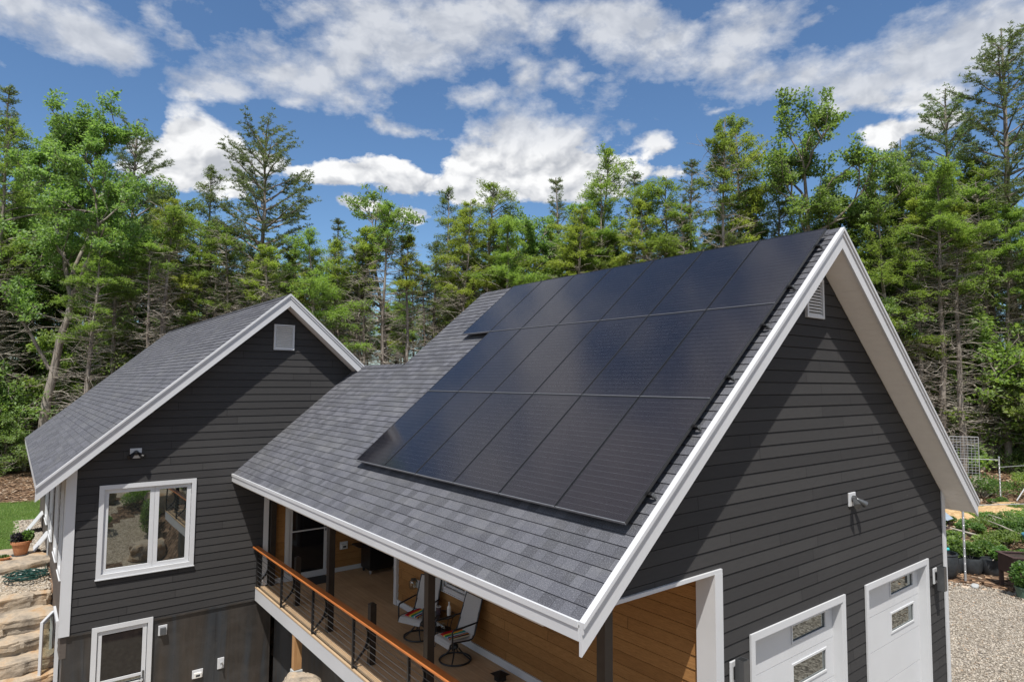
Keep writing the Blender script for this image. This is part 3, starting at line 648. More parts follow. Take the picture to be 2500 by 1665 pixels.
mb.prism([(CX, CZ-.006), (0.3, CZ-2.52*TT-.006), (0.3, CZ-2.52*TT-.06), (CX, CZ-.06)], 'y', YB, Y2-.01)
mb.build('roof_deck', 'pale_wood', roof)
def rake(X, zf, name_par, y0, sgn=1, full=True):
    """barge boards of a gable: sgn -1 left, +1 right; zf gives roof height at |x|"""
for sg, X in ((-1, XE+.015), (1, XR+.015)):
    mb = MB(); P = lambda x, v: (sg*x, zr(x)-v)
    mb.prism([P(0, -.022), P(X, -.022), P(X, .028), P(0, .028)][::-sg], 'y', -.035, .034)
    mb.prism([P(0, .030), P(X, .030), P(X, .085), P(0, .085)][::-sg], 'y', -.018, .034)
    mb.prism([P(0, .088), P(X, .088), P(X, VT+.01), P(0, VT+.01)][::-sg], 'y', 0.0, .034)
    mb.build('barge_board', 'white_trim', garage)
    Xs = X-.03 if sg == 1 else 4.9
    mb = MB(); mb.prism([P(0, VT-.05), P(Xs, VT-.05), P(Xs, VT-.028), P(0, VT-.028)][::-sg], 'y', .036, YW-.002)
    if sg == 1:
        mb.prism([P(4.93, VT-.05), P(X-.03, VT-.05), P(X-.03, VT-.028), P(4.93, VT-.028)][::-sg], 'y', YW, YB-.3)
        for k in range(76):    # matched board joints of the soffit
            y = .0
        xq = 0.12
        while xq < Xs-.1:
            mb.prism([P(xq, VT-.028), P(xq+.085, VT-.028), P(xq+.085, VT-.0245), P(xq, VT-.0245)][::-sg], 'y', .036, YW-.003)
            if xq > 4.93: mb.prism([P(xq, VT-.028), P(xq+.085, VT-.028), P(xq+.085, VT-.0245), P(xq, VT-.0245)][::-sg], 'y', YW, YB-.3)
            xq += .095
    mb.build('soffit', 'soffit_white', garage)
mb = MB(); z0 = zr(XE)
mb.box(-XE-.022, -XE+.0, .036, Y2-.01, z0-.165, z0-.02); mb.box(-XE-.034, -XE, .036, Y2-.01, z0-.045, z0+.012)
mb.build('fascia', 'white_trim', garage)
mb = MB(); mb.box(XR, XR+.022, .036, YB, zr(XR)-.165, zr(XR)-.01); mb.build('fascia', 'white_trim', garage)
mb = MB(); mb.box(-XE+.001, -2.6, YW+.10, Y2-.02, 3.40, 3.44); mb.box(-2.6, -.2, 8.43, Y2-.02, 3.40, 3.44)
mb.build('porch_ceiling', 'porch_ceiling', garage)
mb = MB()   # white trims
mb.box(-5.06, -2.487, YW-.034, YW+.12, 3.455, 3.498)
mb.build('header_trim', 'white_trim', garage)
mb = MB(); mb.prism([(4.77, 0), (4.925, 0), (4.925, zr(4.925)-VT-.002), (4.77, zr(4.77)-VT-.002)], 'y', YW-.035, YW-.0155); mb.box(4.905, 4.925, YW-.015, YW+.13, 0, 3.5)
mb.build('corner_board', 'white_trim', garage)
mb = MB(); mb.box(-2.645, -2.486, YW-.036, YW-.0155, 0, 3.454); mb.box(-2.645, -2.60, YW-.0152, YW+.24, 0, 3.454)
mb.build('corner_board', 'white_trim', garage)
mb = MB(); mb.box(-2.645, -2.56, 8.43, 8.55, .92, 3.395); mb.build('corner_board', 'white_trim', garage)
mb = MB(); mb.box(-2.625, -2.596, .70, 8.43, .915, 1.04); mb.build('baseboard', 'white_trim', garage)
mb = MB(); mb.box(-.3, -.2, 8.4, Y2-.05, .9, 3.4); mb.box(-2.56, -.2, 8.30, 8.42, .9, 3.4); mb.build('recess_wall', 'siding_cedar', garage)
def vent(par, x0, x1, y, z0, z1):
    mb = MB(); f = .045
    mb.box(x0, x1, y-.045, y, z0, z0+f); mb.box(x0, x1, y-.045, y, z1-f, z1); mb.box(x0, x0+f, y-.044, y, z0+f, z1-f); mb.box(x1-f, x1, y-.044, y, z0+f, z1-f)
    v = mb.build('gable_vent', 'white_trim', par); mb = MB(); n = 11; h = (z1-z0-2*f)/n
    for k in range(n):
        z = z0+f+k*h; mb.hexa([(x0+f, y-.035, z), (x1-f, y-.035, z), (x1-f, y-.029, z), (x0+f, y-.029, z), (x0+f, y+.0, z+h*.85), (x1-f, y+.0, z+h*.85), (x1-f, y+.006, z+h*.85), (x0+f, y+.006, z+h*.85)])
    mb.build('louvre', 'soffit_white', v); mb = MB(); mb.box(x0+.01, x1-.01, y+.02, y+.03, z0+.01, z1-.01); mb.build('screen', 'interior_dark', v)
vent(garage, -.26, .26, YW, 6.74, 7.34)
def floodlight(par, x, y, z, lampm, spread=1):
    mb = MB(); mb.box(x-.11, x+.11, y-.03, y-.004, z-.105, z+.105); b = mb.build('floodlight', 'white_trim', par, bevel=.006)
    mb = MB(); mb.lathe([(.0, 0), (.05, 0), (.055, .02), (.05, .05), (.03, .055)], n=16)
    o = mb.build('hub', lampm, b, smooth=True, local=True); o.location = (x-b_loc(b).x, y-.03-b_loc(b).y, z+.01-b_loc(b).z); o.rotation_euler = (R(90), 0, 0)
    for sg in (-1, 1):
        mb = MB(); mb.lathe([(.012, 0), (.022, .01), (.03, .04), (.042, .09), (.052, .15), (.054, .17), (.045, .172), (.03, .165)], n=16)
        o = mb.build('lamp_head', lampm, b, smooth=True, local=True); o.location = (x-b_loc(b).x+sg*.03, y-.065-b_loc(b).y, z+.015-b_loc(b).z)
        o.rotation_euler = (Vector((sg*.62*spread, -.62, -.55)).to_track_quat('Z', 'Y')).to_euler()
def b_loc(o):
    v = Vector((0, 0, 0))
    while o is not None: v = v+o.location; o = o.parent
    return v
floodlight(garage, 1.04, YW, 3.96, 'grey_metal', 1)
def garage_door(x0, x1, zt):
    mb = MB(); yf = YW-.016
    mb.box(x0-.095, x1+.095, yf-.026, yf, zt, zt+.095); mb.box(x0-.095, x0, yf-.0255, yf, 0, zt); mb.box(x1, x1+.095, yf-.0255, yf, 0, zt)
    dj = .17
    mb.box(x0+.001, x0+.02, yf-.012, YW+dj, 0, zt-.02); mb.box(x1-.02, x1-.001, yf-.012, YW+dj, 0, zt-.02); mb.box(x0+.001, x1-.001, yf-.012, YW+dj, zt-.02, zt-.001)
    fr = mb.build('door_frame', 'white_trim', garage)
    mb = MB(); yp = YW+.115; zs = [0.01, .76, 1.36, 1.93, 2.47]
    wx0, wx1 = x0+1.18, x0+2.14
    wins = []
    for a, b in zip(zs, zs[1:]):
        if b < 1.9: mb.box(x0+.005, x1-.005, yp, yp+.04, a+.004, b-.004); continue
        w0, w1 = (1.51, 1.82) if b < 2.4 else (2.13, 2.36)
        wins.append((w0, w1)); A, B = a+.004, b-.004
        mb.box(x0+.005, wx0, yp, yp+.04, A, B); mb.box(wx1, x1-.005, yp, yp+.04, A, B); mb.box(wx0, wx1, yp, yp+.04, A, w0); mb.box(wx0, wx1, yp, yp+.04, w1, B)
    mb.box(x0+.006, x1-.006, yp+.01, yp+.03, .01, .012)
    mb2 = mb; dr = mb2.build('garage_door', 'white_trim', garage)
    for (w0, w1) in wins:
        mb = MB(); e = .028
        mb.box(wx0-.02, wx1+.02, yp-.014, yp-.0005, w0-.02, w0+e-.02); mb.box(wx0-.02, wx1+.02, yp-.014, yp-.0005, w1-.008, w1+.02)
        mb.box(wx0-.02, wx0+.008, yp-.0135, yp-.0005, w0+.008, w1-.008); mb.box(wx1-.008, wx1+.02, yp-.0135, yp-.0005, w0+.008, w1-.008)
        mb.build('door_window', 'white_trim', dr)
        mb = MB(); mb.box(wx0, wx1, yp+.012, yp+.02, w0, w1); mb.build('pane', 'door_glass', dr)
garage_door(d1[0], d1[1], 2.48); garage_door(d2[0], d2[1], 2.48)
def sconce(x, z):
    mb = MB(); y = YW-.016; mb.box(x-.085, x+.085, y-.028, y-.003, z-.14, z+.14); b = mb.build('wall_lamp', 'white_trim', garage, bevel=.006)
    mb = MB(); mb.box(x-.035, x+.035, y-.07, y-.029, z-.07, z+.07); mb.build('bracket', 'black_metal', b)
    mb = MB(); o = [(x-.06, y-.19), (x+.06, y-.19), (x+.06, y-.071), (x-.06, y-.071)]; i = [(x-.05, y-.18), (x+.05, y-.18), (x+.05, y-.081), (x-.05, y-.081)]
    for k in range(4):
        k2 = (k+1) % 4
        mb.hexa([(*o[k], z-.24), (*o[k2], z-.24), (*i[k2], z-.24), (*i[k], z-.24), (*o[k], z+.19), (*o[k2], z+.19), (*i[k2], z+.19), (*i[k], z+.19)])
    mb.box(x-.05, x+.05, y-.18, y-.081, z+.12, z+.13)
    mb.build('lamp_shade', 'grey_metal', b)
sconce(-2.27, 2.22); sconce(4.29, 2.21)
# small porch window on the cedar wall
def window_frame(par, pl, c, u0, u1, z0, z1, tr=.085, proud=.03, panes=((0, 1),), sash=.05, depth=.05, gl='window_glass', face=.016, sill=True, name='window'):
    """outer casing u0..u1 z0..z1; the sashes sit inside it"""
    mb = MB(); f = -face
    mb.pbox(pl, c, u0, u1, f-proud, f, z1-tr, z1); mb.pbox(pl, c, u0, u1, f-proud, f, z0, z0+tr)
    mb.pbox(pl, c, u0, u0+tr, f-proud+.0005, f, z0+tr, z1-tr); mb.pbox(pl, c, u1-tr, u1, f-proud+.0005, f, z0+tr, z1-tr)
    if sill: mb.pbox(pl, c, u0-.012, u1+.012, f-proud-.018, f-.001, z0-.018, z0)
    a0, a1, b0, b1 = u0+tr, u1-tr, z0+tr, z1-tr
    for (q0, q1, r0, r1) in ((a0-.01, a0, b0-.01, b1+.01), (a1, a1+.01, b0-.01, b1+.01)): mb.pbox(pl, c, q0, q1, f, depth+.02, r0, r1)
    mb.pbox(pl, c, a0, a1, f, depth+.02, b0-.01, b0); mb.pbox(pl, c, a0, a1, f, depth+.02, b1, b1+.01)
    w_ = mb.build(name, 'white_trim', par)
    for (p0, p1) in panes:
        g0, g1 = a0+(a1-a0)*p0, a0+(a1-a0)*p1
        mb = MB(); mb.pbox(pl, c, g0+.002, g1-.002, .005, depth, b0+.002, b0+sash); mb.pbox(pl, c, g0+.002, g1-.002, .005, depth, b1-sash, b1-.002)
        mb.pbox(pl, c, g0+.002, g0+sash, .0055, depth, b0+sash, b1-sash); mb.pbox(pl, c, g1-sash, g1-.002, .0055, depth, b0+sash, b1-sash)
        mb.build('sash', 'white_trim', w_, bevel=.004)
        mb = MB(); mb.pbox(pl, c, g0+sash, g1-sash, .025, .033, b0+sash, b1-sash); mb.build('pane', gl, w_)
    return w_
window_frame(garage, 'x', -2.58, 5.72, 6.66, 1.71, 2.83, tr=.08)
mb = MB(); mb.pbox('x', -2.58, 7.48, 7.63, -.04, -.015, 1.50, 1.66); wl = mb.build('porch_lamp', 'white_trim', garage, bevel=.005)
mb = MB(); mb.lathe([(.03, -.09), (.065, -.085), (.08, -.05), (.08, .05), (.07, .075), (.045, .085)], (-2.70, 7.60, 1.58), 18); mb.build('lamp_shade', 'clear_glass', wl, smooth=True)
mb = MB(); mb.lathe([(.048, 0), (.048, .03), (.02, .035)], (-2.70, 7.60, 1.665), 16); mb.tube([(-2.70, 7.60, 1.69), (-2.66, 7.58, 1.70), (-2.625, 7.56, 1.62)], .012); mb.build('lamp_cap', 'grey_metal', wl)

# ================================================================ HOUSE
HX, HZ, HY0, HYW = -4.19, 7.838, 11.14, 11.54
HT = (7.838-3.697)/(8.945-4.19); HA = math.atan(HT); HC, HS = math.cos(HA), math.sin(HA)
hz = lambda x: HZ-HT*abs(x-HX)
house = thing('house', 'dark grey sided house with low shingled gable roof and white framed double window', 'house', (-6.2, 12.0, 0.6))
big = (-7.80, -6.14, 1.745, 3.48); dr = (-7.80, -6.90, 0.6, .62)
hk = 7.838-VT-HT*(8.42-4.19)
mb = MB()
hl = lambda z: max(-8.42, HX-(HZ-VT-z)/HT); hr = lambda z: (HX+(HZ-VT-z)/HT) if z > 6.2 else -2.1
xr_lim = lambda z: min(hr(z), -4.43) if z < 3.45 else hr(z)
siding(mb, 'y', HYW, .64, 3.45, hl, lambda z: -4.43, [big], brk=(hk,))
siding(mb, 'y', HYW, 3.45, HZ-VT-.01, hl, hr, [big, (HX-.25, HX+.25, 6.505, 7.14)], brk=(hk,))
mb.build('gable_wall', 'siding_charcoal', house)
mb = MB(); siding(mb, 'y', HYW+.01, .90, 3.45, lambda z: -4.27, lambda z: -.2, [(-3.92, -2.98, .9, 3.07)]); mb.build('porch_back_wall', 'siding_cedar', house, label='cedar brown lap siding behind the porch')
mb = MB(); siding(mb, 'x', -8.42, .2, 3.9, lambda z: 11.56, lambda z: 24, [(11.93, 12.72, 1.7, 3.75), (13.6, 14.55, 1.76, 3.75), (15.9, 16.9, 1.76, 3.75), (18.3, 19.3, 1.76, 3.75)])
mb.build('side_wall', 'siding_greyside', house)
mb = MB()
shingle_slope(mb, (HX, 0, HZ), (0, 1, 0), (-HC, 0, -HS), (-HS, 0, HC), (8.945-4.19)/HC, lambda s_: HY0, lambda s_: 26.2-2.0*(s_/6.3))
shingle_slope(mb, (HX, 0, HZ), (0, 1, 0), (HC, 0, -HS), (HS, 0, HC), 2.02/HC, lambda s_: HY0, lambda s_: HYW)
shingle_slope(mb, (HX, 0, HZ), (0, 1, 0), (HC, 0, -HS), (HS, 0, HC), 4.8/HC, lambda s_: HYW, lambda s_: 26.2-2.0*(s_/6.3))
for k in range(110):
    y = HY0+.02+k*0.15
    if y > 26: break
    for sg in (-1, 1):
        mb.face([(HX, y, HZ+.026), (HX, y+.16, HZ+.017), (HX+sg*.13*HC, y+.16, HZ-.13*HS+.017), (HX+sg*.13*HC, y, HZ-.13*HS+.026)][::sg], [(y, .02+k*.1433), (y+.15, .02+k*.1433), (y+.15, .12+k*.1433), (y, .12+k*.1433)][::sg])
hroof = mb.build('roof', 'shingles', house)
mb = MB(); P = lambda x, v: (x, hz(x)-v)
mb.prism([P(HX, .006), P(-8.93, .006), P(-8.93, .06), P(HX, .06)][::-1], 'y', HY0+.035, 24.1)
mb.prism([P(HX, .006), P(.55, .006), P(.55, .06), P(HX, .06)], 'y', HYW, 24.1)
mb.build('roof_deck', 'pale_wood', hroof)
for (xa, xb) in ((HX, -8.965), (HX, -2.14)):
    sg = 1 if xb > xa else -1; mb = MB()
    for v0, v1, ya in ((-.022, .028, HY0-.035), (.030, .085, HY0-.018), (.088, VT+.005, HY0)):
        mb.prism([P(xa, v0), P(xb, v0), P(xb, v1), P(xa, v1)][::-sg], 'y', ya, HY0+.034)
    mb.build('barge_board', 'white_trim', house)
    mb = MB(); mb.prism([P(xa, VT-.05), P(xb-sg*.05, VT-.05), P(xb-sg*.05, VT-.028), P(xa, VT-.028)][::-sg], 'y', HY0+.036, HYW-.002)
    if sg < 0: mb.prism([P(-8.45, VT-.05), P(xb+.05, VT-.05), P(xb+.05, VT-.028), P(-8.45, VT-.028)], 'y', HYW, 24.1)
    mb.build('soffit', 'soffit_white', house)
mb = MB(); mb.box(-8.945, -8.925, HY0+.036, 24.1, 3.53, 3.69); mb.build('fascia', 'white_trim', house)
mb = MB(); mb.prism([(-8.44, .64), (-8.28, .64), (-8.28, hz(-8.28)-VT-.003), (-8.44, hz(-8.44)-VT-.003)], 'y', HYW-.036, HYW-.0155); mb.box(-8.46, -8.4405, HYW-.036, HYW+.10, .64, 3.9)
mb.build('corner_board', 'white_trim', house)
mb = MB(); mb.box(-4.545, -4.432, HYW-.036, HYW-.0155, .93, 3.45); mb.box(-4.295, -4.272, HYW-.03, HYW, .93, 3.4); mb.build('corner_board', 'white_trim', house)
mb = MB(); mb.box(-4.43, -4.275, HYW+.0, HYW+.05, .64, 3.45); mb.build('wall_post', 'black_metal', house)
mb = MB(); mb.box(-4.27, -4.03, HYW-.028, HYW-.006, .915, 1.03); mb.box(-2.86, -.3, HYW-.028, HYW-.006, .915, 1.02); mb.build('baseboard', 'white_trim', house)
vent(house, HX-.25, HX+.25, HYW, 6.51, 7.135)
floodlight(house, -7.26, HYW, 4.195, 'black_metal', 1)
window_frame(house, 'y', HYW, -7.885, -6.05, 1.66, 3.565, tr=.09, panes=((0, .565), (.565, 1)), sash=.088)
for (a, b) in ((11.85, 12.80), (13.52, 14.63), (15.82, 16.98), (18.22, 19.38)):
    window_frame(house, 'x', -8.42, a, b, 1.68, 3.80, tr=.09, sash=.06)
# patina steel basement wall with door opening
mb = MB(); yb = HYW+.03
mb.box(-8.38, -7.80, yb, yb+.1, -1.6, .64); mb.box(-6.90, -4.30, yb, yb+.1, -1.6, .64); mb.box(-7.80, -6.90, yb, yb+.1, .595, .64)
mb.box(-8.38, -8.28, yb+.1, 24, -1.6, .2)
sw = mb.build('steel_wall', 'patina_steel', house, label='rust streaked dark steel sheet wall of the lower storey')
mb = MB()
for x in (-8.02, -5.53, -4.36): mb.box(x-.006, x+.006, yb-.006, yb-.0005, -1.6, .62)
mb.box(-8.39, -4.3, yb-.035, yb-.001, .60, .639)
mb.build('sheet_seam', 'patina_steel', sw)
def storm_door(par, y, x0, x1, z0, z1, mid, bars, name, hx, gl2):
    """x0..x1 casing outside"""
    mb = MB(); t_ = .095
    mb.box(x0, x1, y-.03, y, z1-t_, z1); mb.box(x0, x0+t_, y-.0295, y, z0, z1-t_); mb.box(x1-t_, x1, y-.0295, y, z0, z1-t_)
    mb.box(x0+t_-.01, x0+t_, y, y+.1, z0, z1-t_); mb.box(x1-t_, x1-t_+.01, y, y+.1, z0, z1-t_)
    d_ = mb.build('storm_door', 'white_trim', par)
    a, b, s_ = x0+t_+.012, x1-t_-.012, .075; zt = z1-t_-.012; mb = MB()
    mb.box(a, b, y+.0, y+.03, zt-s_, zt); mb.box(a, b, y, y+.03, z0+.02, z0+.02+s_*1.3); mb.box(a, a+s_, y+.0005, y+.03, z0+.02+s_*1.3, zt-s_); mb.box(b-s_, b, y+.0005, y+.03, z0+.02+s_*1.3, zt-s_)
    for z in mid: mb.box(a+s_, b-s_, y+.001, y+.028, z-.03, z+.03)
    mb.build('door_leaf', 'white_trim', d_, bevel=.004)
    mb = MB(); lo = mid[0] if mid else z0+.05
    mb.box(a+s_, b-s_, y+.014, y+.018, lo, zt-s_); mb.build('screen', 'screen_glass', d_)
    if mid: mb = MB(); mb.box(a+s_, b-s_, y+.014, y+.018, z0+.1, lo); mb.build('pane', gl2, d_)
    mb = MB(); 
    for z in bars: mb.box(a+s_*.6, b-s_*.6, y-.045, y-.025, z-.014, z+.014); mb.box(b-s_*.7, b-s_*.5, y-.03, y, z-.012, z+.012)
    if bars: mb.build('push_bar', 'white_trim', d_)
    mb = MB(); mb.box(b-s_*.75, b-s_*.3, y-.012, y-.0005, hx-.12, hx+.12); mb.tube([(b-.04, y-.01, hx), (b-.04, y-.05, hx), (b-.13, y-.055, hx)], .009); mb.build('handle', 'grey_metal', d_)
storm_door(house, HYW-.006, -7.90, -6.80, -1.55, .695, (-.44,), (-.56,), 'storm_door', -.5, 'door_glass')
storm_door(house, HYW-.018, -4.03, -2.86, .93, 3.16, (), (2.08,), 'storm_door', 2.12, 'door_glass')
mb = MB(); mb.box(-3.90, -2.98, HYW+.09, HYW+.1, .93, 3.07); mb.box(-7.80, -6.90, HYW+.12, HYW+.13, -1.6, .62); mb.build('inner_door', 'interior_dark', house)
mb = MB(); mb.box(-4.03, -2.86, HYW-.05, HYW-.02, .915, 1.06); mb.build('threshold', 'white_trim', house)
def wallbox(x, z, w_, h_, kind, y=HYW+.03):
    mb = MB(); mb.box(x-w_/2, x+w_/2, y-.025, y-.001, z-h_/2, z+h_/2); b = mb.build('wall_box', 'white_trim', house, bevel=.005)
    mb = MB()
    if kind == 'hood': mb.hexa([(x-.055, y-.10, z-.075), (x+.055, y-.10, z-.075), (x+.055, y-.026, z-.075), (x-.055, y-.026, z-.075), (x-.055, y-.08, z+.05), (x+.055, y-.08, z+.05), (x+.055, y-.026, z+.06), (x-.055, y-.026, z+.06)]); mb.build('vent_hood', 'grey_metal', b)
    elif kind == 'tap': mb.tube([(x, y-.02, z-.01), (x, y-.09, z-.02), (x, y-.11, z-.06)], .018); mb.lathe([(.035, 0), (.035, .012)], (x, y-.07, z+.03), 10); mb.build('tap', 'galvanised', b)
    else:
        mb.box(x-w_*.36, x+w_*.36, y-.07, y-.026, z-h_*.42, z+h_*.2); mb.build('outlet_cover', 'white_ceramic', b, bevel=.008)
        mb = MB(); mb.box(x-w_*.2, x+w_*.2, y-.073, y-.0705, z-h_*.25, z+h_*.0); mb.build('socket', 'black_plastic', b)
wallbox(-6.60, .36, .17, .21, 'hood'); wallbox(-5.87, -.75, .22, .18, 'outlet'); wallbox(-5.39, -.645, .14, .24, 'tap'); wallbox(-2.51, 1.555, .21, .19, 'outlet', HYW)
# awning window cranked open at the basement corner
mb = MB(); mb.box(-8.47, -8.40, 12.15, 12.23, -.9, .78); mb.box(-8.47, -8.40, 13.2, 13.28, -.9, .78); mb.box(-8.47, -8.40, 12.23, 13.2, .70, .78); mb.box(-8.47, -8.40, 12.23, 13.2, -.9, -.82)
cw = mb.build('casement_window', 'white_trim', house)
ca = Vector((-8.475, 13.15)); cb = Vector((-8.70, 12.45)); dv = (cb-ca).normalized(); nv = Vector((-dv.y, dv.x))*.025
def pl4(a, b, z0, z1, k=1.0): 
    n_ = nv*k; return [(a.x-n_.x, a.y-n_.y, z0), (b.x-n_.x, b.y-n_.y, z0), (b.x+n_.x, b.y+n_.y, z0), (a.x+n_.x, a.y+n_.y, z0), (a.x-n_.x, a.y-n_.y, z1), (b.x-n_.x, b.y-n_.y, z1), (b.x+n_.x, b.y+n_.y, z1), (a.x+n_.x, a.y+n_.y, z1)]
mb = MB(); fz = .075
mb.hexa(pl4(ca, cb, -.86, -.86+fz)); mb.hexa(pl4(ca, cb, .72-fz, .72)); mb.hexa(pl4(ca, ca+dv*fz, -.86+fz, .72-fz, .98)); mb.hexa(pl4(cb-dv*fz, cb, -.86+fz, .72-fz, .98))
mb.build('sash', 'white_trim', cw); mb = MB(); mb.hexa(pl4(ca+dv*fz, cb-dv*fz, -.86+fz, .72-fz, .2)); mb.build('pane', 'clear_glass', cw)
for y in (17.5, 21.0):   # small awning sashes propped open further along
    mb = MB(); mb.hexa([(-8.85, y, .95), (-8.85, y+.7, .95), (-8.83, y+.7, .95), (-8.83, y, .95), (-8.46, y, 1.5), (-8.46, y+.7, 1.5), (-8.43, y+.7, 1.5), (-8.43, y, 1.5)]); mb.build('awning_window', 'white_trim', house)
mb = MB(); mb.tube([(-8.46, 16.9, .95), (-8.46, 16.9, 2.2)], .025); mb.tube([(-8.46, 16.9, 1.02), (-8.55, 16.8, 1.02), (-8.58, 16.78, .97)], .02); mb.build('water_pipe', 'galvanised', house)
# flower vase standing behind the big window
# ================================================================ DECK
deck = thing('deck', 'covered brown board deck between the house and garage with black posts', 'deck', (-3.5, 6.0, .6))
mb = MB(); x = -4.535
rr_ = random.Random(4)
while x < -2.62:
    for (ya, yb_) in ((.5, 4.0+rr_.uniform(-.5, .5)), (0, 7.8+rr_.uniform(-.5, .5)), (0, Y2-.03)):
        if ya == 0: ya = prevy
        mb.box(x, min(x+.137, -2.6), ya+.0015, yb_-.0015, .885, .91); prevy = yb_
    x += .1425
x = -2.597
while x < -.3: mb.box(x, x+.137, 8.56, Y2-.03, .885, .91); x += .1425
mb.build('deck_boards', 'deck_wood', deck)
mb = MB()
for (xa, xb, zt) in ((-4.70, -4.652, .932), (-4.602, -4.572, .921), (-4.565, -4.54, .921)): mb.box(xa, xb, .5, Y2-.03, zt-.03, zt)
mb.build('edge_strip', 'pale_wood', deck, label='pale unstained wood strips along the deck edge')
mb = MB(); mb.box(-4.65, -4.604, .5, Y2-.03, .86, .900); mb.build('edge_channel', 'black_metal', deck)
mb = MB(); mb.box(-4.695, -4.655, .5, Y2-.035, .622, .90); mb.box(-4.655, -2.6, .46, .5, .622, .88); mb.build('rim_board', 'white_trim', deck)
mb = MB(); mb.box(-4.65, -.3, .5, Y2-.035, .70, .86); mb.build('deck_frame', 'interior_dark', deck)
mb = MB()
mb.box(-4.22, -4.12, .5, Y2-.01, -1.62, .69); mb.build('foundation_wall', 'patina_steel', deck)
mb = MB(); mb.prism([(-4.69, 8.83), (-4.54, 8.83), (-4.54, 8.98), (-4.69, 8.98)], 'z', -.05, .69); mb.build('support_post', 'post_timber', deck)
mb = MB(); mb.hexa([(-4.80, 8.72, -1.62), (-4.43, 8.72, -1.62), (-4.43, 9.09, -1.62), (-4.80, 9.09, -1.62), (-4.71, 8.81, -.06), (-4.52, 8.81, -.06), (-4.52, 9.0, -.06), (-4.71, 9.0, -.06)]); mb.build('concrete_pier', 'concrete', deck, bevel=.01)
PY = [11.46, 9.75, 7.95, 6.11, 4.21, 2.42, .62]
for k, y in enumerate(PY):
    tall = k % 2 == 0; mb = MB(); h_ = .06 if tall else .055
    mb.box(-4.34-h_, -4.34+h_, y-h_, y+h_, .912, 3.395 if tall else 1.92)
    if not tall: mb.hexa([(-4.34-h_-.005, y-h_-.005, 1.92), (-4.34+h_+.005, y-h_-.005, 1.92), (-4.34+h_+.005, y+h_+.005, 1.92), (-4.34-h_-.005, y+h_+.005, 1.92), (-4.34-.02, y-.02, 1.95), (-4.34+.02, y-.02, 1.95), (-4.34+.02, y+.02, 1.95), (-4.34-.02, y+.02, 1.95)])
    mb.build('porch_post' if tall else 'short_post', 'dark_bronze', deck)
# railing
rail = thing('deck_railing', 'orange stained wooden handrail over black cable railing along the deck edge', 'railing', (-4.7, 6.0, .9))
mb = MB()
ys_ = [.3, 4.17, 7.9, 11.50]
for a, b in zip(ys_, ys_[1:]): mb.box(-4.785, -4.655, a+.0015, b-.0015, 1.835, 1.873)
mb.build('handrail', 'rail_wood', rail, bevel=.008)
mb = MB(); mb.box(-4.74, -4.70, .3, 11.5, 1.822, 1.834); mb.build('top_bar', 'black_metal', rail)
for k, y in enumerate(PY):
    mb = MB(); mb.box(-4.695, -4.655, y-.022, y+.022, .933, 1.821)
    mb.box(-4.66, -4.60, y-.02, y+.02, .935, .945)
    mb.build('rail_post', 'black_metal', rail)
    # curved plate brace bowing in to the deck post
    mb = MB(); n = 18; hs = .012
    def arc(t): # t 0..1 from outer post top to outer post bottom
        a_ = math.pi*t; return (-4.665+.245*math.sin(a_)**.8, 1.80-.80*t)
    for q in range(n):
        p0, p1 = arc(q/n), arc((q+1)/n); w0 = .012+.030*math.sin(math.pi*q/n); w1 = .012+.030*math.sin(math.pi*(q+1)/n)
        mb.hexa([(p1[0]-.008, y-hs, p1[1]), (p1[0]+w1, y-hs, p1[1]), (p1[0]+w1, y+hs, p1[1]), (p1[0]-.008, y+hs, p1[1]), (p0[0]-.008, y-hs, p0[1]), (p0[0]+w0, y-hs, p0[1]), (p0[0]+w0, y+hs, p0[1]), (p0[0]-.008, y+hs, p0[1])])
    for q in range(8):
        f = lambda t: (-4.66+.26*t, 1.0+.20*math.sin(t*math.pi/2)); p0, p1 = f(q/8), f((q+1)/8)
        mb.hexa([(p0[0], y-hs*.8, p0[1]-.012), (p1[0], y-hs*.8, p1[1]-.012), (p1[0], y+hs*.8, p1[1]-.012), (p0[0], y+hs*.8, p0[1]-.012), (p0[0], y-hs*.8, p0[1]+.012), (p1[0], y-hs*.8, p1[1]+.012), (p1[0], y+hs*.8, p1[1]+.012), (p0[0], y+hs*.8, p0[1]+.012)])
    mb.build('brace', 'black_metal', rail)
for k in range(8):
    z = 1.00+k*.102; mb = MB(); mb.tube([(-4.68, .5, z), (-4.68, 11.5, z)], .0042, 6); mb.build('cable', 'grey_metal', rail)

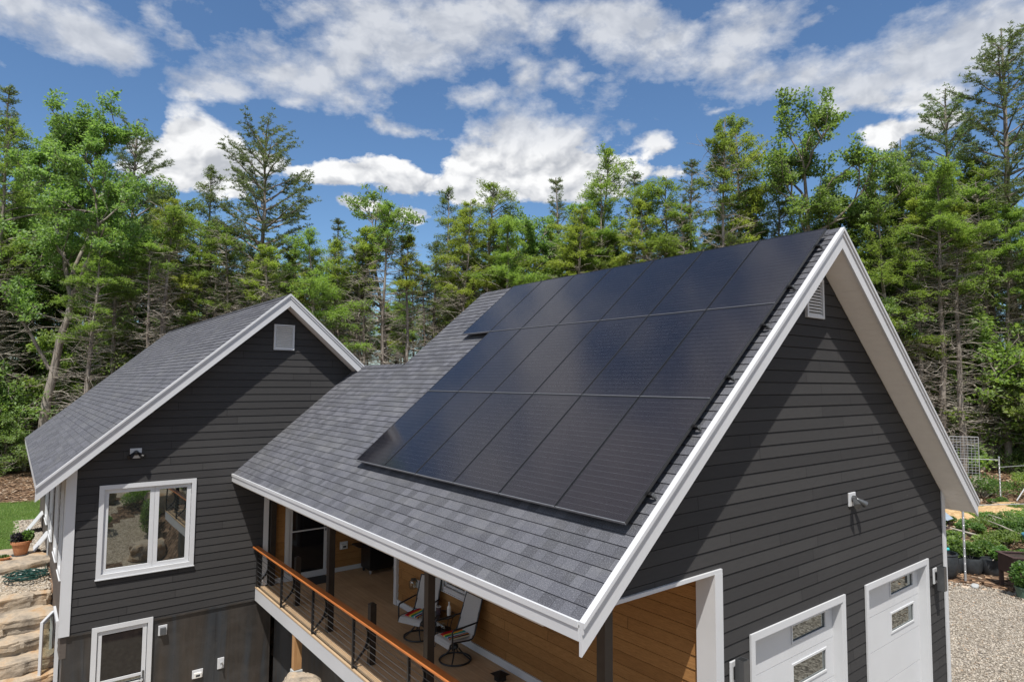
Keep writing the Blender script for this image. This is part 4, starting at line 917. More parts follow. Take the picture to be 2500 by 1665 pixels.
# ================================================================ SOLAR PANELS
PH = 0.14; rows = [(0, 7), (1, 6), (2, 6)]; s0, LP, WP, a0 = 0.1513, 1.8974, 1.05, 0.1206
Mrot = Matrix(((0, -1, 0), (TC, 0, TS), (-TS, 0, TC))).transposed().to_euler()
def rp(s_, y, h): return Vector((-s_*TC-h*TS, y, RZ-s_*TS+h*TC))
first = None; rown = ['top row nearest the ridge', 'middle row', 'bottom row nearest the eave']
for r_, n in rows:
    for k in range(n):
        loc = rp(s0+(r_+1)*LP-.006, a0+(k+1)*WP-.006, PH)
        lab = 'black solar panel in the %s, %s counting from the gable end' % (rown[r_], ORD(k))
        if first is None:
            first = thing('solar_panel', lab, 'solar panel', loc, 'solar panels on the garage roof'); first.rotation_euler = Mrot; w_, l_ = WP-.014, LP-.016
            mb = MB(); e = .011
            mb.box(0, w_, 0, e, -.035, .0); mb.box(0, w_, l_-e, l_, -.035, .0); mb.box(0, e, e, l_-e, -.035, .0); mb.box(w_-e, w_, e, l_-e, -.035, .0); mb.build('panel_frame', 'black_metal', first, local=True)
            mb = MB(); mb.box(e, w_-e, e, l_-e, -.012, -.003); mb.build('panel_glass', 'solar_glass', first, local=True)
            mb = MB(); mb.box(.001, w_-.001, -.0045, .0035, -.030, .002); mb.build('lower_lip', 'lip_metal', first, local=True)
        else:
            c = dup(first); c.location = loc; c['label'] = lab
firstr = None
for k in range(6):
    r_ = k//2; s_ = s0+r_*LP+(.42 if k % 2 == 0 else 1.45); n = rows[r_][1]
    loc = rp(s_, 0, 0); lab = 'dark %s mounting rail under the %s of solar panels' % ('upper' if k % 2 == 0 else 'lower', rown[r_].split(' nearest')[0])
    t = thing('mounting_rail', lab, 'mounting rail', loc, 'rails holding the solar panels'); t.rotation_euler = Mrot
    y1 = a0+n*WP-.02
    mb = MB(); mb.box(-y1, -(a0-.035), -.02, .02, .055, .10); mb.build('rail', 'black_metal', t, local=True)
    mb = MB(); yq = .14
    mb.box(-(a0-.03)-.0, -(a0-.055), -.012, .012, .03, .075)
    mb.box(-(a0-.045)-.02, -(a0-.045)+.002, -.02, .02, .045, .10); mb.build('end_clip', 'grey_metal', t, local=True)
    mb = MB()
    for q in range(n):
        yq = .5+q*1.05; mb.box(-yq-.04, -yq+.04, -.03, .05, .014, .02); mb.box(-yq-.02, -yq+.02, .022, .03, .02, .1)
    mb.build('mount_foot', 'aluminium', t, local=True)
# ================================================================ PORCH FURNITURE
def make_chair(label, loc, rz):
    t = thing('patio_chair', label, 'chair', loc, 'swivel patio chairs on the deck', rz)   # faces local +x
    W_ = .27
    mb = MB()   # sling seat + back: smooth curve extruded across
    prof = [(.30, .33), (.285, .385), (.25, .415), (.18, .425), (.05, .41), (-.10, .395), (-.17, .40), (-.215, .45), (-.27, .62), (-.33, .82), (-.39, 1.02)]
    def strip(pr, w0, w1, name):
        mb = MB()
        for a, b in zip(pr, pr[1:]):
            wa = w0; wb = w1
            mb.hexa([(a[0], -wa, a[1]-.008), (b[0], -wb, b[1]-.008), (b[0], wb, b[1]-.008), (a[0], wa, a[1]-.008), (a[0], -wa, a[1]), (b[0], -wb, b[1]), (b[0], wb, b[1]), (a[0], wa, a[1])])
        return mb.build(name, 'sling_fabric', t, smooth=False, local=True)
    strip(prof[:7], .245, .245, 'seat'); strip(prof[6:], .245, .225, 'backrest')
    mb = MB()
    for sg in (-1, 1):
        mb.tube([(.28, sg*.262, .34), (.27, sg*.262, .39), (.18, sg*.262, .415), (-.10, sg*.262, .39), (-.18, sg*.262, .40), (-.225, sg*.26, .46), (-.40, sg*.243, 1.03)], .014, 8)
    mb.tube([(-.40, -.243, 1.03), (-.41, 0, 1.04), (-.40, .243, 1.03)], .012, 8); mb.tube([(.2, -.262, .40), (.2, .262, .40)], .012); mb.tube([(-.12, -.262, .385), (-.12, .262, .385)], .012)
    mb.build('chair_frame', 'black_metal', t, smooth=True, local=True)
    for sg in (-1, 1):
        mb = MB(); mb.tube([(.24, sg*.285, .31), (.25, sg*.285, .60), (.22, sg*.285, .635), (.05, sg*.285, .64), (-.28, sg*.275, .66)], [.016, .016, .018, .018, .014], 8)
        mb.build('armrest', 'black_metal', t, smooth=True, local=True)
    mb = MB(); mb.torus((0, 0, .018), .275, .016)
    for a in range(4):
        an = math.pi/4+a*math.pi/2; c_, s_ = math.cos(an), math.sin(an); mb.tube([(c_*.275, s_*.275, .02), (c_*.16, s_*.16, .10), (c_*.06, s_*.06, .21)], .013, 8)
    mb.lathe([(.03, .19), (.055, .21), (.05, .26), (.03, .28), (.03, .34), (.09, .37)], n=14); mb.build('swivel_base', 'black_metal', t, smooth=True, local=True)
    b = thing('folded_blanket', None, 'blanket', Vector(loc)+Vector((0, 0, .425)), 'striped blankets on the chair seats', rz)
    mb = MB(); n = 12
    for i in range(n):
        for j in range(8):
            f = lambda i_, j_: (-.17+.34*i_/n, -.2+.4*j_/8, .004+.012*math.sin(i_*1.7+j_*.6)*.5-.02*(abs(i_/n-.5)*2)**2*.3)
            a, b2, c2, d2_ = f(i, j), f(i+1, j), f(i+1, j+1), f(i, j+1)
            mb.hexa([(*a[:2], a[2]-.02), (*b2[:2], b2[2]-.02), (*c2[:2], c2[2]-.02), (*d2_[:2], d2_[2]-.02), a, b2, c2, d2_])
    o = mb.build('blanket_cloth', 'serape', b, local=True); o.rotation_euler = (0, 0, R(90)); b.location.z += .02
    mb = MB(); rn = random.Random(5)
    for k in range(14): yy = -.19+.02*k*1.2 if k < 7 else .0; mb.tube([(-.17, -.22+.004*k, .0), (-.19, -.25, -.05), (-.19+.003*k, -.255, -.16-.01*rn.random())], .002, 4)
    mb.build('fringe', 'fringe_teal', b, local=True)
    return t, b
c1, b1 = make_chair('grey sling swivel chair standing behind the porch post, farther from the garage front', (-3.10, 6.66, .91), R(203))
c2, b2 = make_chair('grey sling swivel chair in full view beside the glass table, nearer the garage front', (-3.10, 5.38, .91), R(180))
b1['label'] = 'folded red and multicolour striped blanket on the chair behind the porch post'
b2['label'] = 'folded red and multicolour striped blanket with teal fringe on the chair in full view'
t = thing('side_table', 'small round black table with glass top between the two chairs', 'table', (-2.88, 6.16, .91))
mb = MB(); mb.torus((0, 0, .50), .235, .009); mb.torus((0, 0, .24), .16, .008); mb.build('table_frame', 'black_metal', t, smooth=True, local=True)
for a in range(4):
    an = a*math.pi/2+.4; mb = MB(); c_, s_ = math.cos(an), math.sin(an); mb.tube([(c_*.23, s_*.23, .495), (c_*.19, s_*.19, .35), (c_*.16, s_*.16, .2), (c_*.20, s_*.20, .05), (c_*.24, s_*.24, .0)], .008, 6); mb.build('leg', 'black_metal', t, smooth=True, local=True)
mb = MB(); mb.lathe([(.0, .498), (.228, .498), (.228, .504), (.0, .504)], n=28); mb.build('table_top', 'table_glass', t, local=True)
mb = MB(); mb.lathe([(.0, .238), (.155, .238), (.155, .243), (.0, .243)], n=24); mb.build('shelf', 'black_metal', t, local=True)
mb = MB(); mb.lathe([(.0, 0), (.036, 0), (.038, .01), (.038, .13), (.034, .155), (.015, .185), (.014, .225), (.018, .23), (.017, .245), (.0, .245)], n=18)
tag(mb.build('bottle', 'white_ceramic', None, smooth=True), 'white ceramic bottle standing on the glass side table', 'bottle').location = (-2.80, 6.06, 1.415)
mb = MB(); mb.lathe([(.0, 0), (.038, 0), (.044, .02), (.05, .13), (.048, .14), (.042, .13), (.038, .03), (.0, .03)], n=18)
cu = tag(mb.build('cup', 'dark_ceramic', None, smooth=True), 'dark purple cup with white rim on the glass side table', 'cup'); cu.location = (-2.93, 6.22, 1.415)
mb = MB(); mb.torus((0, 0, .14), .045, .005, 20, 6); mb.build('rim', 'white_ceramic', cu, smooth=True, local=True)
mb = MB(); mb.lathe([(.0, 0), (.04, 0), (.05, .03), (.05, .07), (.035, .09), (.038, .10), (.0, .10)], n=16)
tag(mb.build('jar', 'clear_glass', None, smooth=True), 'small clear glass jar on the lower shelf of the side table', 'jar').location = (-2.88, 6.14, 1.155)
# floor planter base near the rail
t = thing('lidded_box', 'small square black box with peaked top on the deck near the garage front', 'box', (-2.93, 4.30, .91))
mb = MB(); mb.box(-.07, .07, -.07, .07, 0, .10); mb.build('box_body', 'black_metal', t, local=True)
mb = MB(); mb.hexa([(-.12, -.12, .10), (.12, -.12, .10), (.12, .12, .10), (-.12, .12, .10), (-.015, -.015, .15), (.015, -.015, .15), (.015, .015, .15), (-.015, .015, .15)]); mb.build('lid', 'black_metal', t, local=True)
mb = MB(); mb.box(-3.50, -3.02, 10.86, 11.47, .912, .924); tag(mb.build('doormat', 'rubber_mat', None, bevel=.003), 'dark grey doormat on the deck in front of the glass door', 'doormat')
# grill
t = thing('grill', 'black barbecue grill on wheels in the dark corner of the porch', 'grill', (-1.75, 11.05, .91))
mb = MB(); mb.box(-.38, .38, -.26, .26, .10, .74); mb.build('cabinet', 'black_metal', t, local=True, bevel=.01)
mb = MB(); n = 10
for k in range(n):
    a0_, a1_ = math.pi*k/n, math.pi*(k+1)/n; p = lambda a_: (-.27*math.cos(a_), .76+.24*math.sin(a_))
    mb.hexa([(-.36, p(a0_)[0], .76), (.36, p(a0_)[0], .76), (.36, p(a1_)[0], .76), (-.36, p(a1_)[0], .76), (-.36, *p(a0_)), (.36, *p(a0_)), (.36, *p(a1_)), (-.36, *p(a1_))])
mb.build('hood', 'black_metal', t, local=True)
mb = MB(); mb.tube([(-.25, -.30, .86), (.25, -.30, .86)], .012); mb.build('handle', 'galvanised', t, local=True)
for sg in (-1, 1): mb = MB(); mb.box(sg*.38, sg*.66, -.22, .22, .70, .73); mb.build('side_shelf', 'black_metal', t, local=True)
for sx in (-1, 1):
    for sy in (-1, 1):
        mb = MB(); mb.tube([(sx*.33-.012, sy*.2, .05), (sx*.33+.012, sy*.2, .05)], .05, 14); mb.tube([(sx*.33, sy*.2, .05), (sx*.33, sy*.2, .12)], .01); mb.build('caster', 'galvanised' if sy < 0 else 'black_metal', t, local=True)
t = thing('lantern', 'small red lantern on the deck beside the black grill', 'lantern', (-1.15, 10.45, .91))
mb = MB(); mb.lathe([(.0, 0), (.085, 0), (.09, .03), (.07, .06), (.05, .07), (.0, .07)], n=18); mb.build('base', 'red_plastic', t, smooth=True, local=True)
mb = MB(); mb.lathe([(.03, .07), (.045, .10), (.05, .16), (.035, .22), (.03, .23)], n=16); mb.build('chimney', 'clear_glass', t, smooth=True, local=True)
mb = MB(); mb.lathe([(.0, .23), (.045, .23), (.04, .27), (.015, .30), (.0, .30)], n=16); mb.tube([(0, -.08, .04), (0, -.085, .24), (0, 0, .38), (0, .085, .24), (0, .08, .04)], .004); mb.build('cap', 'red_plastic', t, smooth=True, local=True)
# ================================================================ STONES
def rock(name, sx, sy, sz, seed, rough=.16, sub=7, m='sandstone', sq=5.0, frac=.0):
    rn = random.Random(seed); V = []; F = []; idx = {}
    def key(p):
        k = tuple(round(c, 4) for c in p)
        if k not in idx: idx[k] = len(V); V.append(p)
        return idx[k]
    for ax in range(3):
        for sg in (-1, 1):
            for i in range(sub):
                for j in range(sub):
                    q = []
                    for (a, b) in ((i, j), (i+1, j), (i+1, j+1), (i, j+1)):
                        p = [0, 0, 0]; p[ax] = sg; p[(ax+1) % 3] = -1+2*a/sub; p[(ax+2) % 3] = -1+2*b/sub; q.append(key(tuple(p)))
                    F.append(tuple(q if sg > 0 else q[::-1]))
    out = []
    for p in V:
        v = Vector(p); l = (abs(v.x)**sq+abs(v.y)**sq+abs(v.z)**sq)**(1/sq); v = v/l
        w_ = Vector((v.x*sx, v.y*sy, v.z*sz)); o3 = Vector((seed*3.7, seed*1.3, 0))
        n_ = noise.noise_vector(w_*1.1+o3)*rough*1.3+noise.noise_vector(w_*3.2+o3)*rough*.7+noise.noise_vector(w_*8+o3)*rough*.35+noise.noise_vector(w_*17+o3)*rough*.18
        if frac:
            c1_ = noise.cell_vector(Vector((w_.x*1.7+w_.y*.4, w_.y*2.1, w_.z*5))+o3)+noise.cell_vector(Vector((w_.x*4.1-w_.y, w_.y*5+w_.x, w_.z*9))+o3)*.5-Vector((.75, .75, .75)); n_ = n_+Vector((c1_.x*frac*.6, c1_.y*frac, c1_.z*frac*.45))
        out.append(tuple(w_+Vector((n_.x, n_.y, n_.z*.55))))
    me = bpy.data.meshes.new(name); me.from_pydata(out, [], F); me.materials.append(MT[m])
    o = bpy.data.objects.new(name, me); COL.objects.link(o)
    for p_ in me.polygons: p_.use_smooth = True
    try: me.set_sharp_from_angle(angle=R(32))
    except Exception: pass
    return o
STEP = [(14.30, .86), (13.55, .56), (13.12, .26), (12.72, -.04), (12.30, -.34), (11.85, -.64), (11.4, -.94), (11.0, -1.2)]
stn = ['tan stone slab step, highest of the flight beside the house wall', 'orange streaked stone slab step, second from the top of the flight', 'grey stone slab step, third from the top of the flight', 'pale thick stone slab step, fourth from the top of the flight', 'ochre stone slab step, fifth from the top of the flight', 'brown stone slab step, sixth from the top of the flight', 'stone slab step, seventh from the top of the flight', 'stone slab step at the foot of the flight']
for k, (y, zt) in enumerate(STEP):
    if k > 6: continue
    o = rock('stone_step', 1.30+.05*(k % 2), .62, .165, 11+k, .05, 40, sq=40.0, frac=.075)
    o.location = (-9.80, y+.60, zt-.19); o.rotation_euler = (R(random.Random(k).uniform(-2, 2)), 0, R([6, 2, 5, 1, 5, 2, 4][k])); tag(o, stn[k], 'stone step', 'stone steps beside the house')
o = rock('stone_slab', 1.3, 1.0, .13, 31, .05, 26, sq=14.0, frac=.05); o.location = (-9.75, 17.25, .98); o.rotation_euler = (0, 0, R(14)); tag(o, 'broad flat tan stone slab carrying the terracotta pot', 'stone slab')
o = rock('stone_slab', .75, .35, .10, 33, .05, 22, sq=10.0, frac=.06); o.location = (-9.05, 16.55, 1.02); o.rotation_euler = (0, 0, R(16)); tag(o, 'narrow ochre stone ledge just above the coiled hose', 'stone slab')
o = rock('boulder', .42, .80, 1.15, 41, .10, 30, sq=3.2, frac=.09); o.location = (-5.20, 7.15, -.60); o.rotation_euler = (0, R(6), R(-12)); tag(o, 'tall tan sandstone boulder standing in front of the deck rim', 'boulder')
o = rock('boulder', .55, .7, .9, 43, .2, 9, sq=4.0); o.location = (-5.5, 5.6, -.75); tag(o, 'tan sandstone boulder next to the tallest one below the deck', 'boulder')
# reflected garden in front of the house
for k, (x, y, s_) in enumerate(((-4.6, -3.0, .7), (-3.4, -6.5, .8), (-5.8, -8.5, .6), (-2.5, -10.5, .9))):
    o = rock('boulder', s_, s_*.8, s_*.6, 50+k, .18, 7); o.location = (x, y, float(H(x, y))+.2); tag(o, 'sandstone boulder in the rock garden mirrored by the house window, %s from the house' % ORD(k), 'boulder', 'boulders of the rock garden')

# ================================================================ PLANT POT, HOSE
PX, PYY, PZ = -9.02, 17.35, 1.12
t = thing('potted_plant', 'terracotta pot with dark purple and lime foliage on the stone slab', 'potted plant', (PX, PYY, PZ))
mb = MB(); mb.lathe([(.0, 0), (.17, 0), (.175, .01), (.255, .36), (.285, .365), (.295, .45), (.27, .455), (.255, .42), (.0, .40)], n=32); mb.build('pot', 'terracotta', t, smooth=True, local=True)
mb = MB(); mb.lathe([(.0, .0), (.25, .415), (.0, .43)], n=20); mb.build('soil', 'soil', t, local=True)
mb = MB(); mb.lathe([(.0, -.03), (.24, -.03), (.27, .0), (.25, .01), (.0, -.01)], n=24); mb.build('saucer', 'black_plastic', t, smooth=True, local=True)
def leafcloud(name, n, cen, rad, L, Wd, m, parent, seed, up=.3, flat=1.0):
    rng = np.random.default_rng(seed); d_ = rng.normal(0, 1, (n, 3)); d_ /= np.linalg.norm(d_, axis=1)[:, None]
    P = np.array(cen)+d_*np.array(rad)*rng.uniform(.35, 1, (n, 1))**.6
    return npmesh(name, *leafquads(P, rng, L, Wd, up, flat, d_), m, parent)
def leafquads(P, rng, L, Wd, up=.3, flat=1.0, out=None, wide=.5):
    n = len(P); a = rng.normal(0, 1, (n, 3)); a[:, 2] *= flat
    if out is not None: a = a*.8+out*.9
    a[:, 2] += up*.3; a /= np.linalg.norm(a, axis=1)[:, None]
    nn = rng.normal(0, .55, (n, 3)); nn[:, 2] += 1.0*up+.4; b = np.cross(nn, a); b /= np.linalg.norm(b, axis=1)[:, None]+1e-9
    l = (L*rng.uniform(.65, 1.3, n))[:, None]; w_ = (Wd*rng.uniform(.7, 1.3, n))[:, None]
    c_ = np.cross(a, b)*l*.12
    V = np.stack([P-a*l*.5, P+b*w_*.5+c_, P+a*l*.5, P-b*w_*.5+c_], 1).reshape(-1, 3)
    return V, np.arange(4*n).reshape(-1, 4)
leafcloud('foliage', 420, (-.09, -.02, .55), (.22, .22, .17), .14, .06, 'leaf_dark', t, 1, .5)
leafcloud('foliage', 420, (.15, .0, .58), (.20, .22, .20), .11, .07, 'leaf_garden', t, 2, .5); t.scale = (.8, .8, .8)
t = thing('plant_saucer', 'small blue grey dish of succulents beside the terracotta pot', 'plant dish', (-9.38, 17.0, 1.11))
mb = MB(); mb.lathe([(.0, 0), (.12, 0), (.17, .07), (.15, .075), (.0, .05)], n=20); mb.build('dish', 'terracotta', t, smooth=True, local=True)
leafcloud('foliage', 120, (0, 0, .08), (.13, .13, .05), .06, .04, 'leaf_garden', t, 3, .5)
mb = MB(); rn = random.Random(9); pts = []
for k in range(260):
    a = k*.33; q = .20+.13*math.sin(k*.071)+.04*rn.uniform(-1, 1); pts.append((math.cos(a)*q*1.35, math.sin(a)*q*1.3, .02+.13*(.5+.5*math.sin(k*.19))*rn.uniform(.6, 1.1)+.0002*k))
mb.tube(pts, .011, 6); mb.tube([pts[-1], (.35, .2, .03), (.42, .7, .10), (.45, 1.1, .02)], .011, 6)
tag(mb.build('garden_hose', 'hose_green', None, smooth=True), 'coiled dark green garden hose on the pale gravel landing', 'hose').location = (-8.93, 15.35, .95)

# ================================================================ GARDEN ON THE RIGHT
def post(label, x, y, h, r=.032, rz=0):
    z = float(H(x, y)); t = thing('fence_post', label, 'fence post', (x, y, z), 'galvanised garden fence posts')
    mb = MB(); mb.tube([(0, 0, -.1), (0, 0, h)], r, 12); mb.build('pole', 'galvanised', t, smooth=True, local=True)
    mb = MB(); mb.lathe([(r*1.2, h-.01), (r*1.25, h+.04), (r*.8, h+.07), (.0, h+.08)], n=12)
    for q in range(10): mb.torus((0, 0, .3+q*(h-.4)/10), r*1.02, .004, 14, 5)
    mb.build('cap', 'aluminium', t, smooth=True, local=True)
    return Vector((x, y, z+h))
p0 = post('tall galvanised fence post beside the garage eave, nearest the brown raised bed', 12.92, 2.55, 2.62)
p1 = post('galvanised fence post in front of the woods beside the tall wire trellis', 25.3, 4.85, 2.05)
p2 = post('galvanised corner fence post of the garden, out toward the yard', 16.9, -.55, 2.62)
p3 = post('galvanised fence post at the shaded far end of the garden', 37.0, -1.0, 2.3)
p4 = post('galvanised fence post hidden in line with the garage eave', 23.5, 8.9, 2.1)
def wire(name, label, cat, a, b, r=.012, m='galvanised', sag=.0):
    mb = MB(); mb.tube([a, (a+b)/2-Vector((0, 0, sag)), b], r, 6); return tag(mb.build(name, m, None), label, cat)
wire('top_rail', 'pale top rail running from the tall fence post past the raised bed', 'fence rail', p0-Vector((0, 0, .42)), p2-Vector((0, 0, .42)), .013)
wire('top_rail', 'pale top rail between the trellis and the fence post by the woods', 'fence rail', p4-Vector((0, 0, .1)), p1-Vector((0, 0, .08)), .016)
wire('fence_wire', 'thin sagging wire leading off from the fence post by the woods', 'fence wire', p1-Vector((0, 0, .4)), p3-Vector((0, 0, .5)), .012, sag=.15)
wire('brace_pole', 'grey pole leaning against the fence by the woods', 'brace pole', Vector((26.6, 4.6, float(H(26.6, 4.6)))), Vector((28.0, 3.7, 2.7)), .03)
t = thing('trellis', 'tall square mesh wire trellis standing at the edge of the woods', 'trellis', (28.55, 7.75, float(H(28.55, 7.75))))
dx = Vector((.55, -.835, 0)); mb = MB(); TW, THh = 1.25, 2.35
for u_ in (0, TW): mb.tube([dx*u_, dx*u_+Vector((0, 0, THh))], .022, 6)
mb.tube([Vector((0, 0, THh)), dx*TW+Vector((0, 0, THh))], .02, 6); mb.build('trellis_frame', 'galvanised', t, local=True)
mb = MB()
for k in range(1, 8): mb.tube([dx*(TW*k/8), dx*(TW*k/8)+Vector((0, 0, THh))], .012, 4)
for k in range(1, 17): mb.tube([Vector((0, 0, THh*k/17)), dx*TW+Vector((0, 0, THh*k/17))], .012, 4)
mb.build('wire_mesh', 'galvanised', t, local=True)
t = thing('planter_tub', 'big dark grey rounded planter tub beside the garage corner', 'planter', (13.0, 3.15, 0))
mb = MB(); mb.lathe([(.0, 0), (.30, 0), (.36, .1), (.41, .35), (.41, .55), (.385, .66), (.41, .69), (.40, .72), (.35, .71), (.34, .6), (.0, .6)], n=28); mb.build('tub', 'black_plastic', t, smooth=True, local=True)
mb = MB(); mb.lathe([(.0, 0), (.34, .61), (.0, .63)], n=20); mb.build('soil', 'soil', t, local=True)
mb = MB(); mb.lathe([(.0, 0), (.05, .0), (.055, .02), (.05, .42), (.0, .43)], n=14); o = mb.build('watering_wand', 'teal_plastic', None, smooth=True); o.location = (12.75, 3.25, .77); o.rotation_euler = (R(0), R(84), R(-35)); tag(o, 'teal plastic tube lying across the dark planter tub', 'garden tool')
# raised bed on legs
t = thing('raised_bed', 'dark brown wooden raised planter bed on legs at the edge of the gravel', 'raised bed', (13.8, .94, 0))
A_ = Vector((-.80, .38, 0)); 
mb = MB(); mb.box(-.95, .95, -.42, -.39, .45, .93); mb.box(-.95, .95, .39, .42, .45, .93); mb.box(-.95, -.92, -.39, .39, .45, .93); mb.box(.92, .95, -.39, .39, .45, .93); mb.box(-.92, .92, -.39, .39, .45, .48); o = mb.build('bed_box', 'brown_paint', t, local=True)
mb = MB(); mb.box(-1.0, 1.0, -.47, -.37, .931, .955); mb.box(-1.0, 1.0, .37, .47, .931, .955); mb.box(-1.0, -.90, -.37, .37, .931, .954); mb.box(.90, 1.0, -.37, .37, .931, .954); mb.box(-.92, .92, -.05, .0, .15, .2); mb.build('bed_rim', 'brown_paint', t, local=True)
for sx in (-1, 1):
    for sy in (-1, 1): mb = MB(); mb.box(sx*.9-.045, sx*.9+.045, sy*.36-.045, sy*.36+.045, -.02, .45); mb.build('leg', 'brown_paint', t, local=True)
mb = MB(); mb.box(-.92, .92, -.39, .39, .8, .88); mb.build('soil', 'soil', t, local=True); t.rotation_euler.z = R(-45); t.scale = (1, .84, 1)
def bush(name, label, cat, x, y, rad, h, n, m='leaf_garden', L=.09, Wd=.05, seed=0, z=None, group=None, stems=True, up=.5):
    zz = float(H(x, y)) if z is None else z
    t = thing(name, label, cat, (x, y, zz), group)
    rng = np.random.default_rng(seed+77); k = max(3, int(rad*9)); C_ = np.stack([rng.uniform(-rad, rad, k)*.7, rng.uniform(-rad, rad, k)*.7, rng.uniform(.25, .8, k)*h], 1)
    w_ = rng.integers(0, k, n); dd = rng.normal(0, 1, (n, 3)); dd /= np.linalg.norm(dd, axis=1)[:, None]
    P = C_[w_]+dd*np.array([rad*.42, rad*.42, h*.27])*rng.uniform(.3, 1, (n, 1))**.5; P[:, 2] = np.maximum(P[:, 2], .02)
    npmesh('foliage', *leafquads(P, rng, L, Wd, up, .7, dd), m, t)
    if stems:
        mb = MB()
        for c_ in C_: mb.tube([(c_[0]*.2, c_[1]*.2, -.03), (c_[0]*.6, c_[1]*.6, c_[2]*.5), tuple(c_)], [.012, .009, .004], 4)
        mb.build('stem', 'dead_wood', t, local=True)
    return t
for k, (x, y) in enumerate(((13.75, 3.15), (14.1, 2.75), (14.45, 2.35))):
    mb = MB(); mb.lathe([(.0, 0), (.25, 0), (.29, .1), (.30, .38), (.28, .46), (.25, .46), (.25, .4), (.0, .4)], n=20)
    tag(mb.build('grow_bag', 'black_plastic', None, smooth=True), 'black fabric grow bag under the potato plants, %s from the planter tub' % ORD(k), 'grow bag', 'black grow bags').location = (x, y, 0)
    bush('potato_plant', 'bushy green potato plant filling the %s black grow bag from the planter tub' % ORD(k), 'potato plant', x, y, .40, .55, 900, L=.12, Wd=.07, seed=k, z=.42, group='potato plants in grow bags')
bush('salad_plants', 'low green salad plants growing in the brown raised bed', 'salad plants', 13.75, .99, .55, .22, 900, 'leaf_garden', .08, .05, 5, z=.86)
G_ = [(15.6, 3.7, .6, .55, 'leaf_hemlock'), (16.6, 3.5, .7, .5, 'leaf_hemlock'), (16.2, 2.6, .6, .5, 'leaf_garden'), (17.6, 2.7, .7, .5, 'leaf_hemlock'), (18.3, 3.9, .5, .5, 'leaf_garden'), (19.2, 2.6, .55, .7, 'leaf_garden'), (20.4, 3.2, .75, .6, 'leaf_oak'), (21.6, 4.0, .8, .45, 'leaf_garden'), (22.8, 3.6, .7, .45, 'leaf_hemlock'), (20.0, 6.0, .6, .4, 'leaf_garden'), (22.5, 6.6, .7, .5, 'leaf_garden'), (26.4, 5.9, 1.1, 1.1, 'leaf_garden'), (27.2, 5.3, .9, .8, 'leaf_garden'), (29.2, 5.0, .8, .7, 'leaf_hemlock'), (30.4, 4.2, .9, .7, 'leaf_hemlock'), (32.0, 3.6, .9, .8, 'leaf_hemlock'), (25.6, 3.1, .7, .6, 'leaf_garden'), (18.0, 5.2, .5, .5, 'leaf_garden'), (33.5, 6.0, 1.2, 1.3, 'leaf_garden'), (35.0, 4.5, 1.2, 1.2, 'leaf_hemlock')]
gl_ = ['lime green leafy clump behind the potato plants nearest the planter tub', 'lime green spreading clump in the middle of the vegetable plot', 'deep green clump right behind the brown raised bed', 'lime green clump reaching toward the raised bed top', 'dark green clump crossed by the tall fence post', 'tall broad leaved green plant above the blue tub', 'green row of leaves just under the pale fence rail', 'second green row clump under the pale fence rail', 'yellow green end of the row under the pale fence rail', 'green clump below the tip of the garage eave', 'green clump between the sand heaps', 'large rounded grey green bush beneath the wire trellis', 'large grey green bush beside the fence post by the woods', 'feathery green fern clump right of the fence post by the woods', 'feathery green clump near the leaning grey pole', 'feathery green clump at the photo edge near the woods', 'small green clump at the bark slope edge', 'narrow climbing green plant at the tall fence post', 'shady green shrub behind the fence by the woods', 'yellow green shrub behind the leaning grey pole']
for k, (x, y, r_, h_, m_) in enumerate(G_): bush('garden_plant', gl_[k], 'garden plant', x, y, r_*1.15, h_, int(900*r_+500), m_, .10, .06, 20+k, group='leafy plants of the vegetable garden')
rg_ = random.Random(44)
for k in range(18):
    az_ = R(71.6+5.6*((k*7) % 18)/17); dd_ = 26.0+9.5*k/17+rg_.uniform(-.3, .3); bush('garden_plant', 'small leafy clump among the garden rows, %s nearest the gravel' % ORD(k), 'garden plant', CAM.x+math.sin(az_)*dd_, CAM.y+math.cos(az_)*dd_, rg_.uniform(.35, .7), rg_.uniform(.3, .5), 900, rg_.choice(['leaf_garden', 'leaf_hemlock', 'leaf_oak']), .10, .06, 400+k, group='leafy plants of the vegetable garden')
bush('flowering_plant', 'yellow flowering clump under the soffit of the garage eave', 'flowering plant', 22.6, 6.6, .9, .5, 900, 'flower_yellow', .07, .05, 60)
for k, (x, y, sx, sy) in enumerate(((21.9, 5.85, 1.1, .6), (23.6, 4.35, 2.1, 1.0), (20.6, 5.2, 1.0, .6))):
    o = rock('sand_heap', sx, sy, .30, 70+k, .12, 8, 'yellow_sand', 2.2); o.location = (x, y, float(H(x, y))+.02); tag(o, ['low yellow sand heap beside the garage soffit', 'wide yellow sand heap above the pale fence rail', 'yellow sand heap under the tip of the eave'][k], 'sand heap', 'heaps of yellow sand')
t = thing('bird_feeder', 'small garden shelter with pitched slate blue roof beside the garage corner', 'bird feeder', (15.64, 4.0, 0))
mb = MB(); mb.hexa([(-.28, -.26, 1.25), (.28, -.26, 1.25), (.28, .26, 1.25), (-.28, .26, 1.25), (-.22, -.02, 1.46), (.22, -.02, 1.46), (.22, .02, 1.46), (-.22, .02, 1.46)]); mb.build('roof', 'slate_blue', t, local=True)
mb = MB(); mb.box(-.2, .2, -.18, .18, .92, .95); mb.box(-.19, -.16, -.17, -.14, .95, 1.25); mb.box(.16, .19, -.17, -.14, .95, 1.25); mb.box(-.19, -.16, .14, .17, .95, 1.25); mb.box(.16, .19, .14, .17, .95, 1.25); mb.build('shelf', 'brown_paint', t, local=True)
mb = MB(); mb.box(-.04, .04, -.04, .04, 0, .92); mb.build('pole', 'brown_paint', t, local=True)
t = thing('tub', 'blue plastic tub on a dark stand beside the raised bed', 'tub', (17.3, 1.80, float(H(17.3, 1.80))))
